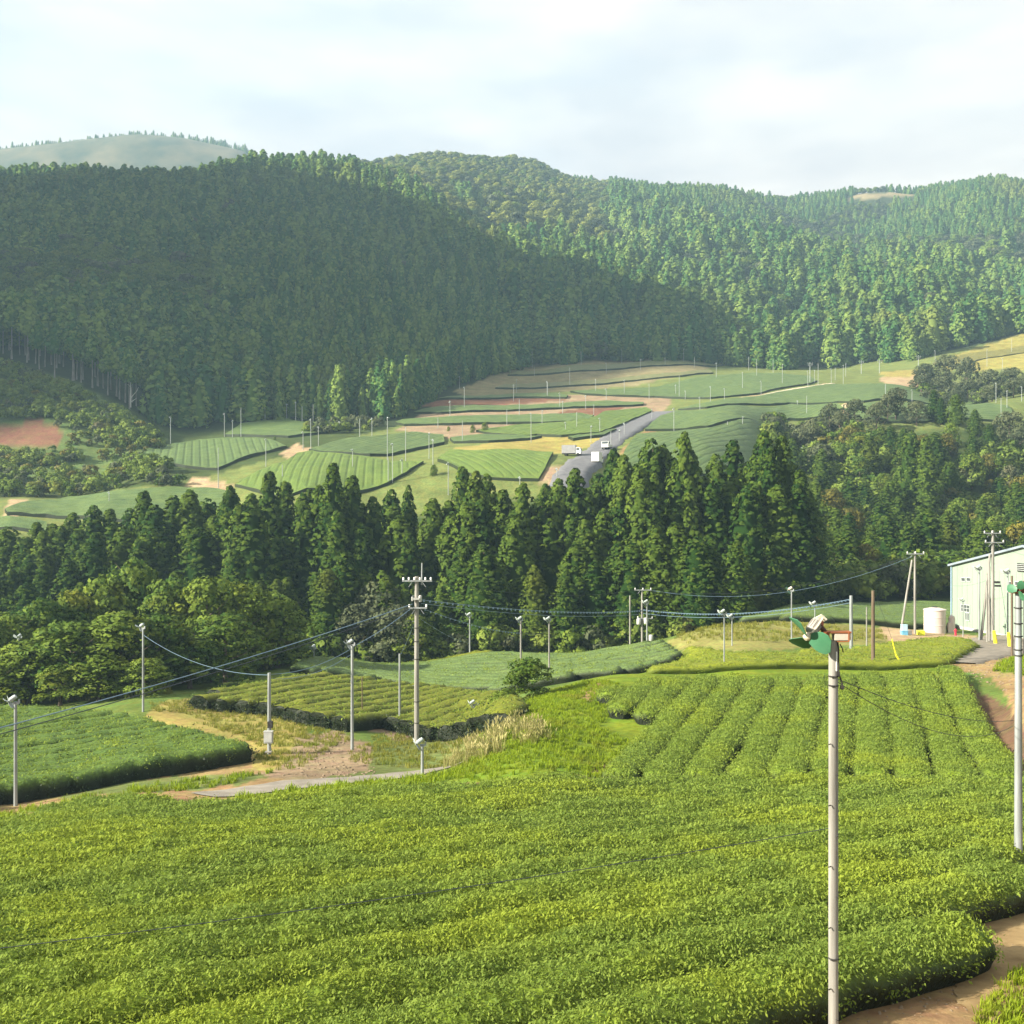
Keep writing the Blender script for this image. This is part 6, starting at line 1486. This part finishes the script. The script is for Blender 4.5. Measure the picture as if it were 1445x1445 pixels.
m_ = MB(); m_.lathe([(0.34, -0.1), (0.36, 0.1), (0.36, 1.75), (0.28, 1.95), (0.12, 2.05)], n=18); m_.build('body', TANKM, ST_, True)
m_ = MB(); m_.tube((0, 0, 2.0), (0, 0, 2.25), 0.07, n=8); m_.build('valve', CERAM, ST_, True)
m_ = MB(); m_.box((-0.36, -0.2, 0.55), (0.4, 0.4, 1.3)); m_.build('pump_box', TANKM, ST_)
hb = at(1348.5, 114); HY_ = thing('hydrant', Vector((hb.x, hb.y, CZ - (894 - CY) / FOC * 114)), 'small red hydrant at the foot of the factory wall', 'hydrant')
m_ = MB(); m_.lathe([(0.13, -0.2), (0.10, 0.02), (0.09, 0.42), (0.12, 0.45), (0.1, 0.54), (0.03, 0.58)], n=12); m_.tube((-0.2, 0, 0.34), (0.2, 0, 0.34), 0.05, n=8); m_.build('body', surf('red_paint', (0.55, 0.02, 0.05), rough=0.4), HY_, True)
def crate(px, d, w, h, mat, label, yb, z0=0.0):
    b_ = at(px, d); o = thing('crate', Vector((b_.x, b_.y, CZ - (yb - CY) / FOC * d + z0)), label, 'crate', 'crates and boxes by the prop pole')
    m_ = MB(); t_ = 0.04
    m_.box((-w / 2, 0, h / 2), (t_, w * 0.8, h)); m_.box((w / 2, 0, h / 2), (t_, w * 0.8, h)); m_.box((0, -w * 0.4, h / 2), (w - t_, t_, h)); m_.box((0, w * 0.4, h / 2), (w - t_, t_, h)); m_.box((0, 0, t_ / 2 + 0.002), (w - t_, w * 0.8 - t_, t_)); m_.build('body', mat, o)
    m_ = MB(); m_.box((0, 0, h + 0.02), (w + 0.08, w * 0.8 + 0.08, 0.06)); m_.build('rim', mat, o)
    return o
crate(1276, 111, 0.62, 0.75, surf('blue_crate', (0.10, 0.32, 0.50), (0.2, 0.45, 0.6), 6, 0.5), 'lower blue crate between the prop pole and its upright', 900)
crate(1276, 111, 0.55, 0.60, surf('pale_blue_crate', (0.35, 0.55, 0.65), (0.45, 0.62, 0.7), 6, 0.5), 'pale blue crate stacked on the lower blue crate', 900, 0.82)
crate(1282.5, 111.5, 0.5, 0.72, surf('white_box', (0.62, 0.60, 0.56), rough=0.6), 'white box beside the blue crates', 899)
crate(1299.5, 112, 0.66, 0.70, surf('yellow_crate', (0.68, 0.72, 0.03), (0.74, 0.78, 0.06), 6, 0.5), 'bright yellow crate left of the big tank', 899)

# ------------------------------------------------------------------ vehicles on the valley road
VW = surf('white_paint', (0.58, 0.58, 0.56), (0.64, 0.64, 0.62), 1.0, 0.35, spec=0.5); VG_ = surf('grey_box', (0.24, 0.235, 0.235), (0.3, 0.295, 0.295), 1.0, 0.5); TYRE = surf('tyre', (0.02, 0.02, 0.02), rough=0.9)
LAMP = surf('headlamp', (0.6, 0.6, 0.55), rough=0.2)
def wheels(o, xs, tr, r_w=0.33):
    for x in xs:
        for y in (-tr, tr):
            m_ = MB(); m_.tube((0, -0.1, 0), (0, 0.1, 0), r_w, n=14); m_.build('wheel', TYRE, o, True, (x, y, r_w))
def box_truck(loc, rz, label, boxmat, L0=5.6, W0=1.95, Hb=2.2, small=1.0):
    o = thing('box_truck', loc, label, 'truck', 'trucks on the valley road', rz); o.scale = (0.9, 0.9, 0.9)
    m_ = MB(); m_.box((0, 0, 0.55), (L0 * 0.96, W0 * 0.8, 0.2)); m_.build('chassis', DARK, o)
    m_ = MB(); m_.box((-L0 * 0.14, 0, 0.68 + Hb / 2), (L0 * 0.70, W0, Hb)); cb_ = m_.build('cargo_box', boxmat, o)
    m_ = MB(); m_.box((-L0 * 0.14 - L0 * 0.352, 0, 0.68 + Hb / 2), (0.03, 0.04, Hb * 0.94)); m_.build('door_seam', DARK, cb_)
    m_ = MB(); m_.prism([(L0 * 0.235, 0.5), (L0 * 0.49, 0.5), (L0 * 0.49, 1.3), (L0 * 0.45, 2.05), (L0 * 0.235, 2.1)], W0 * 0.94, None, (0, -W0 * 0.47, 0)); m_.build('cab', VW, o)
    m_ = MB(); m_.box((L0 * 0.478, 0, 1.66), (0.04, W0 * 0.82, 0.62), Matrix.Rotation(-0.28, 3, 'Y')); m_.build('windscreen', GLASS, o)
    for s in (-1, 1):
        m_ = MB(); m_.box((0, 0, 0), (0.75, 0.03, 0.5)); m_.build('side_window', GLASS, o, loc=(L0 * 0.34, s * (W0 * 0.47 + 0.005), 1.65))
        m_ = MB(); m_.box((0, 0, 0), (0.05, 0.3, 0.18)); m_.build('headlight', LAMP, o, loc=(L0 * 0.49 + 0.01, s * W0 * 0.34, 0.86))
    wheels(o, (-L0 * 0.28, L0 * 0.34), W0 * 0.42, 0.36)
    return o
rd = Vector((0.50, 0.86))
box_truck(hit(843, 655, 0, 190), math.atan2(0.72, 0.22), 'white box truck standing on the road just above the cedar tops, seen from behind', VW, 5.2, 1.85, 2.2)
box_truck(hit(807, 643, 0, 190), math.atan2(-0.25, 1.0), 'grey box truck with a white cab parked on the dry grass left of the road', VG_, 4.9, 1.9, 2.0)
kb = hit(857, 634, 0, 190)
KT = thing('pickup_truck', kb, 'small white pickup coming down the road, cab and pale bed panel in view', 'truck', 'trucks on the valley road', math.atan2(-0.9, -0.35))
m_ = MB(); m_.box((0, 0, 0.5), (4.2, 1.6, 0.22)); m_.build('chassis', DARK, KT)
m_ = MB(); m_.prism([(0.75, 0.45), (2.1, 0.45), (2.12, 1.15), (1.85, 1.85), (0.78, 1.9)], 1.66, None, (0, -0.83, 0)); m_.build('cab', VW, KT)
m_ = MB(); m_.box((1.98, 0, 1.5), (0.04, 1.45, 0.6), Matrix.Rotation(-0.36, 3, 'Y')); m_.build('windscreen', GLASS, KT)
for s in (-1, 1):
    m_ = MB(); m_.box((0, 0, 0), (0.7, 0.03, 0.45)); m_.build('side_window', GLASS, KT, loc=(1.35, s * 0.845, 1.5)); m_ = MB(); m_.box((0, 0, 0), (0.05, 0.28, 0.2)); m_.build('headlight', LAMP, KT, loc=(2.12, s * 0.58, 0.85))
    m_ = MB(); m_.box((0, 0, 0), (2.7, 0.05, 0.45)); m_.build('bed_side', VW, KT, loc=(-0.66, s * 0.8, 0.92))
m_ = MB(); m_.box((-0.66, 0, 0.66), (2.7, 1.6, 0.06)); m_.build('bed_floor', VW, KT); m_ = MB(); m_.box((-2.03, 0, 0.92), (0.05, 1.6, 0.45)); m_.build('tailgate', VW, KT); m_ = MB(); m_.box((2.13, 0, 0.95), (0.03, 1.5, 0.12)); m_.build('grille', DARK, KT)
wheels(KT, (-1.3, 1.45), 0.68, 0.28)

# ------------------------------------------------------------------ slim fan poles across the valley
VP = {'far left tea fields': [(240.7, 588, 627), (316.7, 583, 616), (328, 593, 617), (340, 575, 616), (374, 572, 596), (404.5, 570, 593), (417.3, 567, 596), (426.3, 573, 597), (441.8, 570, 597), (308, 631, 688), (375.2, 619, 658), (398.5, 655, 676), (427.7, 609, 635), (438.6, 591, 637), (449.4, 602, 630), (154, 694, 712)],
      'middle tea fields': [(478.8, 595, 607), (507.6, 590, 618), (524.9, 590, 619), (546.7, 589, 649), (497.6, 634, 662), (547.8, 645, 683), (554, 626, 681), (567.4, 648, 672), (572.5, 602, 652), (605.5, 611, 647), (611, 620, 656), (632.6, 653, 698), (733.6, 673, 686), (618, 588, 604), (635, 566, 590), (652.5, 593, 624)],
      'brown terraces': [(648.5, 531, 548), (655.2, 546, 577), (724.8, 543, 566), (728.6, 535, 554), (751, 496, 520), (754, 517, 530), (772.6, 539, 561), (715.3, 577, 599), (732.8, 563, 588), (749.4, 583, 624), (765, 579, 598), (772, 538, 560), (790, 554, 576), (804, 518, 545), (794, 566, 585), (820, 496, 516)],
      'upper slope under the forest': [(840.6, 535, 554), (855.5, 512, 527), (877.4, 491, 512), (881, 536, 557), (903.7, 507, 521), (918.6, 490, 509), (938.6, 505, 516), (916, 541, 562), (958.5, 529, 562), (964.8, 492, 512), (967, 551, 563), (980, 504, 518), (987.6, 560, 578), (1010.8, 512, 534)],
      'road bend': [(826.5, 558, 577), (838, 570, 586), (855.5, 548, 567), (814, 581, 605), (798, 596, 609), (846.4, 590, 612), (834, 601, 624), (862, 608, 631), (874, 607, 623), (920, 576, 592), (881, 597, 614), (786, 661, 673), (951, 576, 608), (953.5, 543, 557)],
      'field beside the gravel track': [(1002.5, 545, 567), (1022.4, 548, 566), (1047.8, 525, 550), (1056.5, 503, 522), (1067.8, 507, 532), (1074, 537, 557), (1091, 507, 528), (1104, 514, 542), (1125.4, 565, 573), (1138.4, 558, 585), (1048, 588, 600), (1026.6, 594, 602), (1140, 523, 546), (1149.5, 522, 540), (1154.5, 512, 543)],
      'right-hand tea fields': [(1173, 520, 541), (1178.6, 518, 536), (1190, 515, 543), (1193.5, 513, 531), (1249.5, 541, 569), (1287, 550, 582), (1338.7, 536, 560), (1405.5, 540, 568), (1412.6, 560, 590), (1421, 551, 578), (1441.7, 545, 566), (1319.6, 494, 509), (1392.7, 493, 517), (1414.6, 505, 522), (1427.6, 477, 497), (1132, 631, 656)]}
GALV_FAR = surf('pale_far_pole', (0.26, 0.28, 0.27), (0.34, 0.36, 0.34), 2.0, 0.5)
for reg, L0 in VP.items():
    L0 = sorted(L0)
    for i, (x, yt, yb) in enumerate(L0):
        hd = 1 if i % 3 != 2 else 0
        FP(x, yt, yb, f'slim pale fan pole in the {reg}, {ordn(i)} from the left', f'slim fan poles in the {reg}', dmin=186, head=hd, r=0.075, mat=GALV_FAR, az=150 + 37 * (i % 5), blades=2, scale=1.0 if reg in ('road bend', 'middle tea fields') else 0.8)
for x, yt, yb, lb in ((1143, 511, 541, 'far utility pole with a crossarm and transformer by the gravel track'), (1215.4, 508, 527, 'far utility pole under the forest, left of two with crossarms'), (1241, 507, 526, 'far utility pole under the forest, right of two with crossarms'), (1296, 501, 518, 'small utility pole with a crossarm beside the grey tree clump')):
    utility_pole(x, yt, yb, lb, None, 186, 0.13, ((yt + 1.5, 7, 0, 2), (yt + 4, 6, 0, 2)), GALV_FAR, None, 'far utility poles below the forest')
